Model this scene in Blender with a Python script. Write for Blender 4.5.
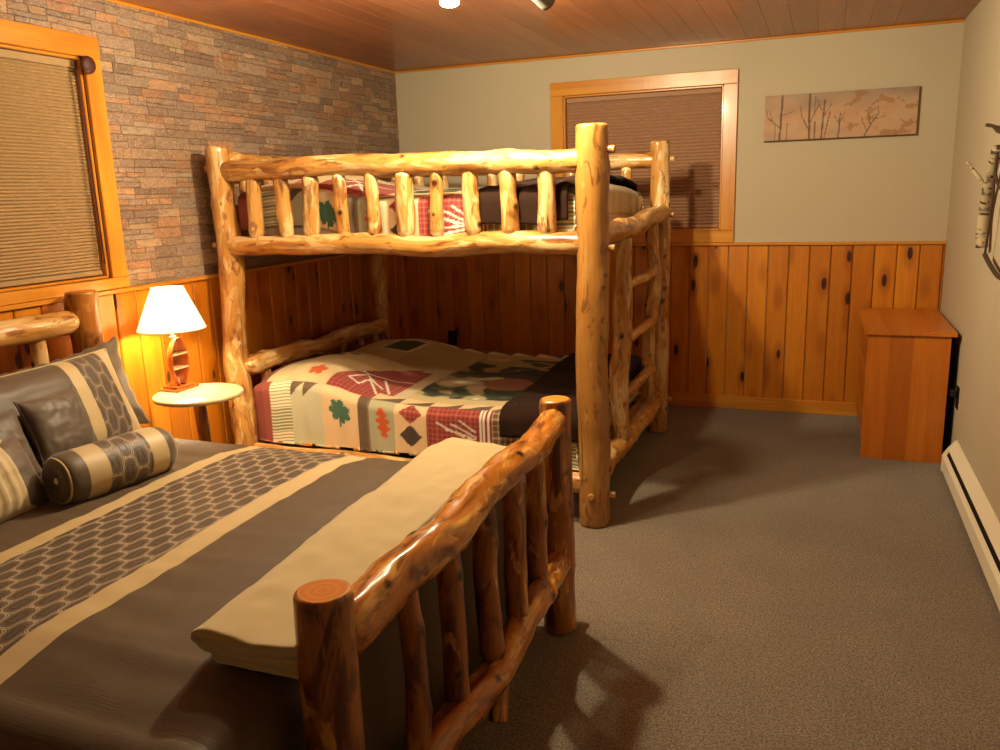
import bpy, math, random
from mathutils import Vector, Matrix, noise
PI = math.pi
scene = bpy.context.scene
for o in list(bpy.data.objects): bpy.data.objects.remove(o)

# ------------------------------------------------------------------ camera
W, D, H, HW = 3.549, 5.288, 2.30, 1.081      # room: width x, back wall y, ceiling, wainscot height
YR = -1.5                                    # wall behind the camera
cam_d = bpy.data.cameras.new('camera'); cam = bpy.data.objects.new('camera', cam_d)
scene.collection.objects.link(cam); scene.camera = cam
cam_d.sensor_width = 36; cam_d.lens = 824.67 * 36 / 1000; cam_d.clip_start = .02
rv = Vector((0.9334068, 0.3574842, -0.0309305)); uv = Vector((-0.0493253, 0.2132159, 0.9757592)); fv = Vector((-0.3554134, 0.9092546, -0.2166502))
m = Matrix((rv, uv, -fv)).transposed().to_4x4(); m.translation = (2.86617, -0.20339, 1.44695)
cam.matrix_world = m

# ------------------------------------------------------------------ world, lamps, exposure
wd = bpy.data.worlds.new('night'); scene.world = wd; wd.use_nodes = True
wd.node_tree.nodes['Background'].inputs[0].default_value = (.01, .014, .03, 1)
wd.node_tree.nodes['Background'].inputs[1].default_value = .3
vs = scene.view_settings
vs.view_transform = 'Standard'; vs.look = 'None'; vs.gamma = 1; vs.use_curve_mapping = False
vs.exposure = 0.0
WARM = (1.0, .87, .56)
def point(name, loc, e, r, col=WARM):
    d = bpy.data.lights.new(name, 'POINT'); d.energy = e; d.shadow_soft_size = r; d.color = col
    o = bpy.data.objects.new(name, d); scene.collection.objects.link(o); o.location = loc; return o
SPOTS = [((1.60, 2.66, 2.105), 122, True), ((1.54, 2.45, 2.13), 18, True), ((1.42, 2.07, 2.15), 20, True)]
for p, e, lit in SPOTS: point('ceiling_lamp_light', (p[0], p[1], p[2] - .055), e, .035)
back = bpy.data.lights.new('back_spot_light', 'SPOT'); back.energy = 82; back.spot_size = math.radians(125); back.spot_blend = .6; back.shadow_soft_size = .03; back.color = WARM
bo_ = bpy.data.objects.new('back_spot_light', back); scene.collection.objects.link(bo_); bo_.location = (1.925, 2.855, 2.105)
bo_.rotation_euler = Vector((.25, 1, -.30)).to_track_quat('-Z', 'Y').to_euler()
LAMP = (.240, 2.600)
point('table_lamp_light', (LAMP[0], LAMP[1], 0.985), 115, .035, (1.0, .79, .46))

# ------------------------------------------------------------------ node helpers
def lin(c):
    return tuple(((v / 255) / 12.92 if v / 255 <= .04045 else ((v / 255 + .055) / 1.055) ** 2.4) for v in c[:3]) + (1,)
class S:
    """a float socket with arithmetic"""
    def __init__(s, nt, k): s.nt, s.k = nt, k
    def op(s, o, b=None, c=None):
        n = s.nt.nodes.new('ShaderNodeMath'); n.operation = o
        for i, x in enumerate((s, b, c)):
            if x is None: continue
            if isinstance(x, S): s.nt.links.new(x.k, n.inputs[i])
            else: n.inputs[i].default_value = x
        return S(s.nt, n.outputs[0])
    def __add__(s, b): return s.op('ADD', b)
    def __sub__(s, b): return s.op('SUBTRACT', b)
    def __mul__(s, b): return s.op('MULTIPLY', b)
    def __truediv__(s, b): return s.op('DIVIDE', b)
    def sin(s): return s.op('SINE')
    def fract(s): return s.op('FRACT')
    def floor(s): return s.op('FLOOR')
    def abs(s): return s.op('ABSOLUTE')
    def lt(s, b): return s.op('LESS_THAN', b)
    def gt(s, b): return s.op('GREATER_THAN', b)
    def max(s, b): return s.op('MAXIMUM', b)
    def min(s, b): return s.op('MINIMUM', b)
    def step(s, a, b):           # smooth 0..1 between a and b
        n = s.nt.nodes.new('ShaderNodeMapRange'); n.interpolation_type = 'SMOOTHSTEP'
        s.nt.links.new(s.k, n.inputs[0])
        if a < b: v = (a, b, 0., 1.)
        else: v = (b, a, 1., 0.)
        for i in range(4): n.inputs[i + 1].default_value = v[i]
        return S(s.nt, n.outputs[0])
class Mat:
    def __init__(s, name, rough=.5, spec=.5, coat=0, coat_rough=.1, sheen=0):
        s.m = bpy.data.materials.new(name); s.m.use_nodes = True; s.nt = s.m.node_tree
        s.b = s.nt.nodes['Principled BSDF']
        s.b.inputs['Roughness'].default_value = rough
        s.b.inputs['Specular IOR Level'].default_value = spec
        s.b.inputs['Coat Weight'].default_value = coat; s.b.inputs['Coat Roughness'].default_value = coat_rough
        s.b.inputs['Sheen Weight'].default_value = sheen
    def attr(s, n):
        a = s.nt.nodes.new('ShaderNodeAttribute'); a.attribute_name = n; return a
    def vec(s, sc=(1, 1, 1), name='gc', add=None):
        a = s.attr(name); mp = s.nt.nodes.new('ShaderNodeMapping'); mp.inputs['Scale'].default_value = sc
        v = a.outputs['Vector']
        if add is not None:
            va = s.nt.nodes.new('ShaderNodeVectorMath'); s.nt.links.new(v, va.inputs[0]); s.nt.links.new(add, va.inputs[1]); v = va.outputs[0]
        s.nt.links.new(v, mp.inputs['Vector']); return mp.outputs[0]
    def xyz(s, name='gc'):
        a = s.attr(name); x = s.nt.nodes.new('ShaderNodeSeparateXYZ'); s.nt.links.new(a.outputs['Vector'], x.inputs[0])
        return [S(s.nt, x.outputs[i]) for i in range(3)]
    def f(s, name): return S(s.nt, s.attr(name).outputs['Fac'])
    def noise(s, sc=(1, 1, 1), scale=1, detail=3, rough=.5, dist=0, name='gc'):
        n = s.nt.nodes.new('ShaderNodeTexNoise'); n.inputs['Scale'].default_value = scale; n.inputs['Detail'].default_value = detail
        n.inputs['Roughness'].default_value = rough; n.inputs['Distortion'].default_value = dist
        s.nt.links.new(s.vec(sc, name), n.inputs['Vector']); return S(s.nt, n.outputs['Fac'])
    def voro(s, sc, rnd=1):
        n = s.nt.nodes.new('ShaderNodeTexVoronoi'); n.inputs['Scale'].default_value = 1; n.inputs['Randomness'].default_value = rnd
        s.nt.links.new(s.vec(sc), n.inputs['Vector']); return S(s.nt, n.outputs['Distance'])
    def rgb(s, c):
        n = s.nt.nodes.new('ShaderNodeRGB'); n.outputs[0].default_value = lin(c); return n.outputs[0]
    def mix(s, f, a, b, mode='MIX'):
        n = s.nt.nodes.new('ShaderNodeMix'); n.data_type = 'RGBA'; n.blend_type = mode
        for i, x in ((0, f), (6, a), (7, b)):
            if isinstance(x, S): x = x.k
            if isinstance(x, (int, float)): n.inputs[i].default_value = x
            elif isinstance(x, tuple): n.inputs[i].default_value = lin(x)
            else: s.nt.links.new(x, n.inputs[i])
        return n.outputs[2]
    def ramp(s, f, stops):
        n = s.nt.nodes.new('ShaderNodeValToRGB'); e = n.color_ramp.elements
        while len(e) < len(stops): e.new(.5)
        for q, (p, c) in zip(e, stops): q.position = p; q.color = lin(c)
        s.nt.links.new(f.k, n.inputs[0]); return n.outputs[0]
    def col(s, c):
        if isinstance(c, tuple): s.b.inputs['Base Color'].default_value = lin(c)
        else: s.nt.links.new(c, s.b.inputs['Base Color'])
        return s
    def rough(s, f): s.nt.links.new(f.k, s.b.inputs['Roughness']); return s
    def bump(s, f, strength=.3, dist=.002):
        n = s.nt.nodes.new('ShaderNodeBump'); n.inputs['Strength'].default_value = strength; n.inputs['Distance'].default_value = dist
        s.nt.links.new(f.k, n.inputs['Height']); s.nt.links.new(n.outputs[0], s.b.inputs['Normal']); return s

# ------------------------------------------------------------------ materials
def log_mat(name, pale, gold, brown, lo=.42, hi=.62, rough=.3, endc=None):
    M = Mat(name, rough, .5, .22, .12)
    n1 = M.noise((7, 7, 1.6), 1.6, 4, .6, 1.0)
    c = M.ramp(n1, [(0, pale), (lo, pale), ((lo + hi) / 2, gold), (hi, gold), (min(hi + .10, .97), brown), (1, brown)])
    pat = M.noise((16, 16, 5), 1.2, 5, .65, 1.2)
    c = M.mix(pat.step(.56, .62) * .75, c, brown)
    pt2 = M.noise((11, 11, 4), 1.7, 3, .5, .6); c = M.mix(pt2.step(.60, .66) * .8, c, pale)
    g = M.noise((90, 90, 3), 1, 3, .6)
    c = M.mix(g.step(.35, .8) * .32, c, brown)
    c = M.mix(M.f('tn').step(.0, .6) * .9, c, (244, 216, 164))
    c = M.mix(M.f('kn').step(.25, .75), c, (52, 24, 10))
    chk = M.noise((45, 45, 1.1), 1, 1, .5)                        # long dark drying checks
    c = M.mix(chk.step(.735, .76) * .8, c, (60, 32, 14))
    x, y, z = M.xyz('eg')
    ring = ((z * 420).sin() * .5 + .5)
    end = M.mix(ring * .16, endc or gold, brown)
    end = M.mix(.1, end, pale)
    c = M.mix(x.step(.4, .6), c, end)
    ef = x.step(.4, .6); M.rough(ef * .35 + rough); M.nt.links.new((ef * -.22 + .22).k, M.b.inputs['Coat Weight']); M.nt.links.new((ef * -.4 + .5).k, M.b.inputs['Specular IOR Level'])
    M.col(c); M.bump(n1 * .5 + g * .25 + pat * .5, .35, .004); return M.m
M_LOG = log_mat('peeled_log', (212, 176, 120), (184, 130, 64), (112, 60, 22), .40, .56)
M_AMB = log_mat('varnished_log', (208, 148, 70), (162, 98, 30), (84, 40, 10), .38, .52, .34, (216, 128, 40))
M_AMR = log_mat('golden_log', (222, 168, 84), (190, 118, 36), (120, 60, 12), .40, .52, .25)
M_POST = log_mat('smooth_post', (182, 134, 72), (164, 112, 50), (100, 56, 20), .34, .66, .33)
def plank_mat(name, a, b, dark, rough=.35, coat=.25, knots=True, grain=1):
    M = Mat(name, rough, .5, coat, .2)
    n = M.noise((14 * grain, 14 * grain, 1.1), 1, 4, .6, .8)
    c = M.mix(n.step(.3, .7), a, b)
    g = M.noise((120, 120, 2.5), 1, 3, .6)
    c = M.mix(g.step(.4, .8) * .25, c, dark)
    tn = M.f('tn')
    c = M.mix(tn.step(.0, 1.) * .5, c, M.mix(.55, b, dark))
    if knots:
        v = M.voro((9, 9, 3.4)); nn = M.noise((20, 20, 12), 1, 2)
        k = (v + (nn - .5) * .06)
        c = M.mix(k.step(.42, .20) * .40, c, dark)
        c = M.mix(k.step(.16, .11), c, (62, 20, 4))
    M.b.inputs['Coat Roughness'].default_value = .1
    M.col(c); M.bump(n * .4 + g * .4, .10, .002); return M.m
M_PINE = plank_mat('knotty_pine', (208, 131, 26), (190, 108, 14), (120, 48, 4))
M_TRIM = plank_mat('pine_trim', (206, 138, 46), (190, 116, 30), (128, 64, 14), .3, .3, False)
M_CEIL = plank_mat('ceiling_pine', (176, 112, 72), (158, 96, 62), (110, 60, 34), .4, .2, False)
M_CAB = plank_mat('glued_pine_board', (200, 116, 24), (186, 98, 14), (126, 54, 6), .4, .15, False)
M_TABLE = plank_mat('pale_table_wood', (226, 198, 156), (212, 178, 130), (176, 134, 86), .3, .3, False)
M_RED = plank_mat('cedar_wood', (190, 102, 38), (166, 80, 26), (108, 46, 12), .3, .4, False)
def plain(name, c, rough=.5, spec=.5, metal=0, bump=None, sheen=0):
    M = Mat(name, rough, spec, sheen=sheen); M.col(c); M.b.inputs['Metallic'].default_value = metal
    if bump: M.bump(M.noise((bump, bump, bump), 1, 3), .25, .001)
    return M.m
M_WALL = plain('beige_wall_paint', (181, 164, 137), .75, .25, bump=140)
M_WHITE = plain('cream_enamel', (226, 214, 186), .4, .5, bump=30)
M_BLACK = plain('black_plastic', (18, 15, 13), .4, bump=60)
M_DARKIN = plain('dark_fin_metal', (28, 24, 20), .5, metal=.4, bump=60)
M_GREY = plain('grey_metal', (120, 118, 112), .35, .5, .6, bump=60)
M_STEEL = plain('brushed_steel', (150, 150, 148), .3, .5, 1., bump=80)
M_CORD = plain('maroon_cord', (66, 18, 8), .6, bump=200)
M_BTN = plain('pearl_button', (232, 226, 214), .2, bump=40)
def glass():
    M = Mat('window_glass', .02, .5); M.b.inputs['Transmission Weight'].default_value = 1; M.col((225, 235, 232)); return M.m
M_GLASS = glass()
def carpet():
    M = Mat('carpet_pile', .95, .1, sheen=.15)
    n = M.noise((1, 1, 1), 150, 2, .8); n2 = M.noise((1, 1, 1), 4, 3); n3 = M.noise((1, 1, 1), 45, 3, .7)
    c = M.mix(n.step(.35, .65), (84, 72, 60), (146, 132, 114))
    c = M.mix(n2.step(.3, .7) * .25, c, (96, 84, 74)); c = M.mix(n3.step(.45, .7) * .35, c, (84, 74, 66))
    M.col(c); M.bump(n * .7 + n3 * .6, .8, .006); return M.m
M_CARPET = carpet()
def vcol(name, rough=.8, bump=300, bs=.3, spec=.2, fine=.18, sheen=.1):
    M = Mat(name, rough, spec, sheen=sheen)
    a = M.attr('col').outputs['Color']; n = M.noise((1, 1, 1), bump, 3, .7)
    M.col(M.mix(n.step(.3, .8) * fine, a, (40, 32, 26))); M.bump(n, bs, .002); return M.m
M_QUILT = vcol('quilt_cotton', .85, 240)
M_CANVAS = vcol('painted_canvas', .7, 500, .15)
def stone():
    M = Mat('stone_wallpaper', .5, .4)
    a = M.attr('col').outputs['Color']
    n = M.noise((1, 9, 26), 3.2, 5, .7, .6); n2 = M.noise((1, 30, 60), 3, 3)
    c = M.mix(.36, a, (142, 112, 92)); c = M.mix(n.step(.40, .72) * .75, c, (92, 70, 54)); c = M.mix(n2.step(.50, .75) * .55, c, (200, 168, 132))
    M.col(c); M.bump(n + n2 * .5, .5, .004); return M.m
M_STONE = stone()
def blind(name, c, c2):
    M = Mat(name, .75, .3); x, y, z = M.xyz(); n = M.noise((60, 60, 60), 1, 2)
    M.col(M.mix(n.step(.3, .7), c, c2)); M.bump(n, .1, .001); return M.m
M_BLIND1 = blind('cellular_shade_fabric', (152, 122, 84), (156, 126, 88))
M_BLIND2 = blind('dark_cellular_shade_fabric', (158, 118, 90), (162, 122, 94))
BAND, TAUPE = (184, 160, 116), (86, 68, 48)
def trellis(M, u, v, P=.080, dim=1.):
    """pale wavy double lattice with small dark rectangles, over the taupe ground"""
    a = (u + v) / P; b = (u - v) / P
    a2 = a + (b * (2 * PI)).sin() * .13; b2 = b + (a * (2 * PI)).sin() * .13
    la = (a2.fract() - .5).abs(); lb = (b2.fract() - .5).abs()
    line = (la - .045).abs().step(.030, .012).max((lb - .045).abs().step(.030, .012))
    fine = ((la - .16).abs().step(.030, .012)).max((lb - .16).abs().step(.030, .012)) * .35
    fa = (a2 + .5).fract() - .5; fb = (b2 + .5).fract() - .5
    du = (fa + fb).abs(); dv = (fa - fb).abs()
    r = du.max(dv * 1.5)
    ring = (r - .36).abs().step(.06, .03) * .75
    ring = ring.max(((du - .36).abs().step(.09, .06)) * dv.step(.17, .13))
    g = M.noise((1, 1, 1), 90, 2)
    c = M.mix(g * .5, (80, 64, 50), (104, 86, 68))
    c = M.mix(ring * .9, c, (40, 30, 24)); c = M.mix(fine * dim, c, (150, 130, 104)); c = M.mix(line * dim, c, (186, 166, 138))
    return c, line * .9 + ring * .4
def spread_mat():
    M = Mat('bedspread_satin', .55, .3, sheen=.08)
    u, v, w = M.xyz()
    sk = u + (v - 1.3) * .01 + (v * 5).sin() * .005
    c, h = trellis(M, u, v)
    inb = sk.gt(1.08) * sk.lt(1.43)
    n = M.noise((3, 60, 1), 6, 3); t = M.mix(n * .6, TAUPE, (76, 59, 40))
    c = M.mix(inb, t, c)
    b1 = sk.gt(1.028) * sk.lt(1.082); b2 = sk.gt(1.428) * sk.lt(1.50)
    c = M.mix(b1.max(b2), c, BAND)
    M.col(c); M.bump(h * inb + n * .15, .6, .006); return M.m
M_SPREAD = spread_mat()
def sham_mat(name, bands, tre=None, piping=True, base=TAUPE, P=.088, dim=.8):
    """bands: (from, to) along gc.x in metres; tre: one (from, to) range that carries the lattice"""
    M = Mat(name, .5, .45, sheen=.25)
    u, v, w = M.xyz(); n = M.noise((1, 1, 1), 60, 3); c = M.mix(n * .5, base, (78, 64, 52)); h = n * .1
    if tre:
        tc, th = trellis(M, u, v, P, dim); k = u.gt(tre[0]) * u.lt(tre[1]); c = M.mix(k, c, tc); h = h + th * k
    for a, b in bands: c = M.mix(u.gt(a) * u.lt(b), c, BAND)
    M.col(c); M.bump(h, .5, .005); return M.m
M_SHAM0 = sham_mat('textured_sham', [])
M_SHAM1 = sham_mat('striped_sham', [(.075, .13), (.272, .335)], (.13, .272), dim=.5)
M_BOLST = sham_mat('bolster_fabric', [(-.125, -.060), (.080, .140)], (-.060, .080), P=.085)
M_SATIN = plain('grey_satin', (86, 72, 58), .5, .4, bump=25, sheen=.3)
M_PLEAT = plain('cream_pleated_fabric', (184, 164, 124), .6, .3, bump=120, sheen=.3)
M_FLEECE = plain('cream_fleece', (186, 164, 116), .9, .15, bump=160, sheen=.5)
M_BROWN = plain('brown_fleece', (44, 28, 20), .95, .05, bump=90, sheen=.03)
M_SHEET = plain('ivory_sheet', (214, 204, 184), .8, .2, bump=80)
def birch():
    M = Mat('birch_bark', .7, .3); n = M.noise((14, 14, 60), 1, 3, .6); n2 = M.noise((10, 10, 14), 1, 2)
    c = M.mix(n.step(.54, .60), (168, 148, 116), (58, 44, 32)); c = M.mix(n2.step(.54, .62) * .85, c, (70, 54, 38))
    M.col(c); M.bump(n, .3, .002); return M.m
M_BIRCH = birch(); M_TWIG = plain('dark_twig', (62, 42, 26), .8, bump=90)
def shade_mat():
    m = bpy.data.materials.new('lamp_shade_linen'); m.use_nodes = True; nt = m.node_tree; nt.nodes.clear()
    o = nt.nodes.new('ShaderNodeOutputMaterial'); t = nt.nodes.new('ShaderNodeBsdfTranslucent'); d = nt.nodes.new('ShaderNodeBsdfDiffuse'); x = nt.nodes.new('ShaderNodeMixShader')
    t.inputs[0].default_value = (.95, .90, .78, 1); d.inputs[0].default_value = (.85, .80, .68, 1); x.inputs[0].default_value = .35
    w = nt.nodes.new('ShaderNodeTexNoise'); w.inputs['Scale'].default_value = 300; bp = nt.nodes.new('ShaderNodeBump'); bp.inputs['Strength'].default_value = .1
    nt.links.new(w.outputs[0], bp.inputs['Height']); nt.links.new(bp.outputs[0], d.inputs['Normal'])
    nt.links.new(t.outputs[0], x.inputs[1]); nt.links.new(d.outputs[0], x.inputs[2]); nt.links.new(x.outputs[0], o.inputs[0]); return m
M_SHADE = shade_mat()
def emit(name, c, s):
    m = bpy.data.materials.new(name); m.use_nodes = True; b = m.node_tree.nodes['Principled BSDF']
    b.inputs['Emission Color'].default_value = c; b.inputs['Emission Strength'].default_value = s; b.inputs['Base Color'].default_value = (.9, .9, .9, 1); return m
M_BULB = emit('lit_bulb', (1, .85, .62, 1), 40); M_FACE = emit('lit_lamp_face', (1, .9, .75, 1), 60)

# ------------------------------------------------------------------ mesh helpers
RND = random.Random(7)
def nz(*p): return noise.noise(Vector(p))
class MB:
    def __init__(s): s.v = []; s.f = []; s.gc = []; s.tn = []; s.kn = []; s.eg = []; s.col = []; s.sm = []
    def add(s, p, gc=None, tn=0., kn=0., eg=(0, 0, 0), col=(1, 1, 1, 1)):
        s.v.append(tuple(p)); s.gc.append(tuple(gc if gc is not None else p)); s.tn.append(tn); s.kn.append(kn); s.eg.append(eg); s.col.append(col); return len(s.v) - 1
    def face(s, *i, smooth=True): s.f.append(tuple(i)); s.sm.append(smooth)
    def build(s, name, mat, parent=None, kind=None):
        me = bpy.data.meshes.new(name); off = Vector(parent.location) if parent else Vector((0, 0, 0))
        if parent and parent.parent: off = off + Vector(parent.parent.location)
        me.from_pydata([tuple(Vector(p) - off) for p in s.v], [], s.f)
        me.polygons.foreach_set('use_smooth', s.sm)
        a = me.attributes.new('gc', 'FLOAT_VECTOR', 'POINT'); a.data.foreach_set('vector', [c for p in s.gc for c in p])
        a = me.attributes.new('eg', 'FLOAT_VECTOR', 'POINT'); a.data.foreach_set('vector', [c for p in s.eg for c in p])
        a = me.attributes.new('tn', 'FLOAT', 'POINT'); a.data.foreach_set('value', s.tn)
        a = me.attributes.new('kn', 'FLOAT', 'POINT'); a.data.foreach_set('value', s.kn)
        a = me.attributes.new('col', 'FLOAT_COLOR', 'POINT'); a.data.foreach_set('color', [c for p in s.col for c in p])
        me.materials.append(mat); me.update()
        o = bpy.data.objects.new(name, me); scene.collection.objects.link(o)
        if parent: o.parent = parent
        if kind: o['kind'] = kind
        return o
def empty(name, loc, label=None, cat=None, group=None, kind=None):
    o = bpy.data.objects.new(name, None); scene.collection.objects.link(o); o.location = loc; o.empty_display_size = .05
    return tag(o, label, cat, group, kind)
def tag(o, label=None, cat=None, group=None, kind=None):
    if label: o['label'] = label
    if cat: o['category'] = cat
    if group: o['group'] = group
    if kind: o['kind'] = kind
    return o
def box(mb, lo, hi, axis=2, tn=0., ch=.003, off=None):
    """chamfered box; grain runs along `axis`"""
    lo = list(lo); hi = list(hi); ch = min(ch, *(abs(hi[i] - lo[i]) * .45 for i in range(3)))
    off = off or (RND.uniform(0, 50), RND.uniform(0, 50), RND.uniform(0, 50))
    def gc(p):
        q = [p[(axis + 1) % 3], p[(axis + 2) % 3], p[axis]]; return (q[0] + off[0], q[1] + off[1], q[2] + off[2])
    idx = {}
    for ix in (0, 1):
        for iy in (0, 1):
            for iz in (0, 1):
                for k in range(3):
                    p = []
                    for a, i in enumerate((ix, iy, iz)):
                        e = (lo, hi)[i][a]; p.append(e if a == k else e + (ch if i == 0 else -ch))
                    idx[(ix, iy, iz, k)] = mb.add(p, gc(p), tn)
    for k in range(3):                                   # main faces
        a, b = (k + 1) % 3, (k + 2) % 3
        for sd in (0, 1):
            q = []
            for (u, w) in ((0, 0), (1, 0), (1, 1), (0, 1)):
                c = [0, 0, 0]; c[k] = sd; c[a] = u; c[b] = w; q.append(idx[tuple(c) + (k,)])
            mb.face(*(q if sd else q[::-1]), smooth=False)
    for k in range(3):                                   # edges along k
        a, b = (k + 1) % 3, (k + 2) % 3
        for u in (0, 1):
            for w in (0, 1):
                c0 = [0, 0, 0]; c0[a] = u; c0[b] = w; c1 = list(c0); c1[k] = 1
                q = [idx[tuple(c0) + (a,)], idx[tuple(c1) + (a,)], idx[tuple(c1) + (b,)], idx[tuple(c0) + (b,)]]
                mb.face(*(q if (u ^ w) else q[::-1]), smooth=False)
    for ix in (0, 1):
        for iy in (0, 1):
            for iz in (0, 1):
                q = [idx[(ix, iy, iz, 0)], idx[(ix, iy, iz, 1)], idx[(ix, iy, iz, 2)]]
                mb.face(*(q if (ix + iy + iz) % 2 else q[::-1]), smooth=False)
    return mb
def frame(d):
    d = Vector(d).normalized(); h = Vector((0, 0, 1)) if abs(d.z) < .9 else Vector((1, 0, 0))
    a = h.cross(d).normalized(); return d, a, d.cross(a)
def log(mb, p0, p1, r0, r1=None, bend=.008, wob=.10, t0=0, t1=0, tr=.45, kn=None, seed=None, round0=.012, round1=.012, segs=22, dx=.016, flare0=1., flare1=1., sag=None, tip=0.):
    """a peeled log from p0 to p1. t0/t1: length of the whittled taper at each end, tr: radius ratio there"""
    r1 = r1 or r0; seed = RND.uniform(0, 500) if seed is None else seed; rr = random.Random(seed)
    p0, p1 = Vector(p0), Vector(p1); L = (p1 - p0).length; d, a, b = frame(p1 - p0)
    n = max(6, int(L / dx)); kn = int(L * 4) if kn is None else kn
    knots = [(rr.uniform(.05, .95) * L, rr.uniform(0, 2 * PI), rr.uniform(.008, .016)) for _ in range(kn)]
    off = (rr.uniform(0, 60), rr.uniform(0, 60), rr.uniform(0, 60))
    stat = []
    e = .0
    us = [0, .25, .6] + [1.0]
    st = []
    for q in (0, .12, .35, .65, 1.0): st.append((q * round0, 1 - math.sqrt(max(0, 1 - (1 - q) ** 2)) * 1.0 if False else math.sqrt(max(0., 1 - (1 - q) ** 2))))
    zs = [(z, k, 0) for z, k in st[0:]]
    body = [(round0 + (L - round0 - round1) * i / n, 1., 0) for i in range(1, n)]
    tail = [(L - z, k, 0) for z, k in reversed(st)]
    rings = []
    for z, k, _ in zs + body + tail:
        t = z / L; R = r0 + (r1 - r0) * t
        tap = 1.
        if t0 and z < t0: x = z / t0; tap = tr + (1 - tr) * (x * x * (3 - 2 * x)) ** .6
        if t1 and L - z < t1: x = (L - z) / t1; tap = min(tap, tr + (1 - tr) * (x * x * (3 - 2 * x)) ** .6)
        fl = 1 + (flare0 - 1) * max(0, 1 - z / .12) + (flare1 - 1) * max(0, 1 - (L - z) / .12)
        env = math.sin(PI * min(max(t, 0), 1))
        cx = bend * env * nz(seed, z * 2.2, 1.7) * 3; cy = bend * env * nz(seed, z * 2.2, 9.1) * 3
        c = p0 + d * z + a * cx + b * cy
        if sag is not None: c = c + Vector(sag) * env
        row = []
        rim = R * tap * fl
        kk = (rim - min(round0 if t < .5 else round1, rim * .6) * (1 - k)) / rim if rim > 0 else 1
        for j in range(segs):
            th = 2 * PI * j / segs; ct, sn = math.cos(th), math.sin(th)
            w = 1 + wob * nz(seed + ct * .9, sn * .9, z * 5) + wob * .55 * nz(seed + 9 + ct * 2.2, sn * 2.2, z * 14)
            kv = 0.; bmp = 0.
            for kz, ka, kr in knots:
                dz = z - kz
                if abs(dz) > .06: continue
                da = (th - ka + PI) % (2 * PI) - PI; dd = math.hypot(dz * .8, da * R)
                bmp += .006 * math.exp(-(dd / .022) ** 2); kv = max(kv, 1 - dd / kr * .6) if dd < kr * 1.6 else kv
            rad = rim * kk * w + bmp
            p = c + a * (ct * rad) + b * (sn * rad)
            row.append(mb.add(p, (ct * rad + off[0], sn * rad + off[1], z + off[2]), tn=max(0, min(1, (1 - tap) * tip * 4)), kn=max(kv, 0.)))
        rings.append((row, c))
    for (r_a, _), (r_b, _) in zip(rings, rings[1:]):
        for j in range(segs): mb.face(r_a[j], r_a[(j + 1) % segs], r_b[(j + 1) % segs], r_b[j])
    for (row, c), flip in ((rings[0], True), (rings[-1], False)):
        rs = []
        for q in (1., .66, .33):
            cur = []
            for j in range(segs):
                p = Vector(mb.v[row[j]]); p2 = c + (p - c) * q
                cur.append(mb.add(p2, (off[0] + q, off[1] + math.cos(j / segs * 6.28), off[2]), eg=(1, 0, (p2 - c).length)))
            rs.append(cur)
        cc = mb.add(c, off, eg=(1, 0, 0))
        for A, B in zip(rs, rs[1:]):
            for j in range(segs):
                q = (A[j], A[(j + 1) % segs], B[(j + 1) % segs], B[j]); mb.face(*(q[::-1] if flip else q))
        for j in range(segs):
            q = (rs[-1][j], rs[-1][(j + 1) % segs], cc); mb.face(*(q[::-1] if flip else q))
    return mb
def lathe(mb, prof, c=(0, 0, 0), axis=(0, 0, 1), segs=32, tn=0., cap=True):
    """prof: (radius, height) pairs from bottom to top"""
    d, a, b = frame(axis); c = Vector(c); rows = []
    for r, z in prof:
        rows.append([mb.add(c + d * z + a * (r * math.cos(2 * PI * j / segs)) + b * (r * math.sin(2 * PI * j / segs)), (r * math.cos(2 * PI * j / segs), r * math.sin(2 * PI * j / segs), z), tn) for j in range(segs)])
    for A, B in zip(rows, rows[1:]):
        for j in range(segs): mb.face(A[j], A[(j + 1) % segs], B[(j + 1) % segs], B[j])
    if cap:
        if prof[0][0] > 1e-5: mb.face(*rows[0][::-1], smooth=False)
        if prof[-1][0] > 1e-5: mb.face(*rows[-1], smooth=False)
    return mb
def tube(mb, pts, r, segs=8, r1=None, cap=True):
    pts = [Vector(p) for p in pts]; rows = []; n = len(pts); ref = None; L = 0
    for i, p in enumerate(pts):
        t = (pts[min(i + 1, n - 1)] - pts[max(i - 1, 0)]).normalized()
        if ref is None: _, a, b = frame(t)
        else: a = (ref - t * ref.dot(t)).normalized(); b = t.cross(a)
        ref = a; R = r + ((r1 or r) - r) * i / max(1, n - 1)
        if i: L += (p - pts[i - 1]).length
        rows.append([mb.add(p + a * (R * math.cos(2 * PI * j / segs)) + b * (R * math.sin(2 * PI * j / segs)), (R * math.cos(2 * PI * j / segs), R * math.sin(2 * PI * j / segs), L)) for j in range(segs)])
    for A, B in zip(rows, rows[1:]):
        for j in range(segs): mb.face(A[j], A[(j + 1) % segs], B[(j + 1) % segs], B[j])
    if cap: mb.face(*rows[0][::-1]); mb.face(*rows[-1])
    return mb
def smooth_path(pts, n=8):
    P = [Vector(p) for p in pts]; P = [P[0] * 2 - P[1]] + P + [P[-1] * 2 - P[-2]]; out = []
    for i in range(1, len(P) - 2):
        for k in range(n):
            t = k / n; a, b, c, d = P[i - 1], P[i], P[i + 1], P[i + 2]
            out.append(.5 * ((2 * b) + (c - a) * t + (2 * a - 5 * b + 4 * c - d) * t * t + (3 * b - a - 3 * c + d) * t ** 3))
    out.append(P[-2]); return out

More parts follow.
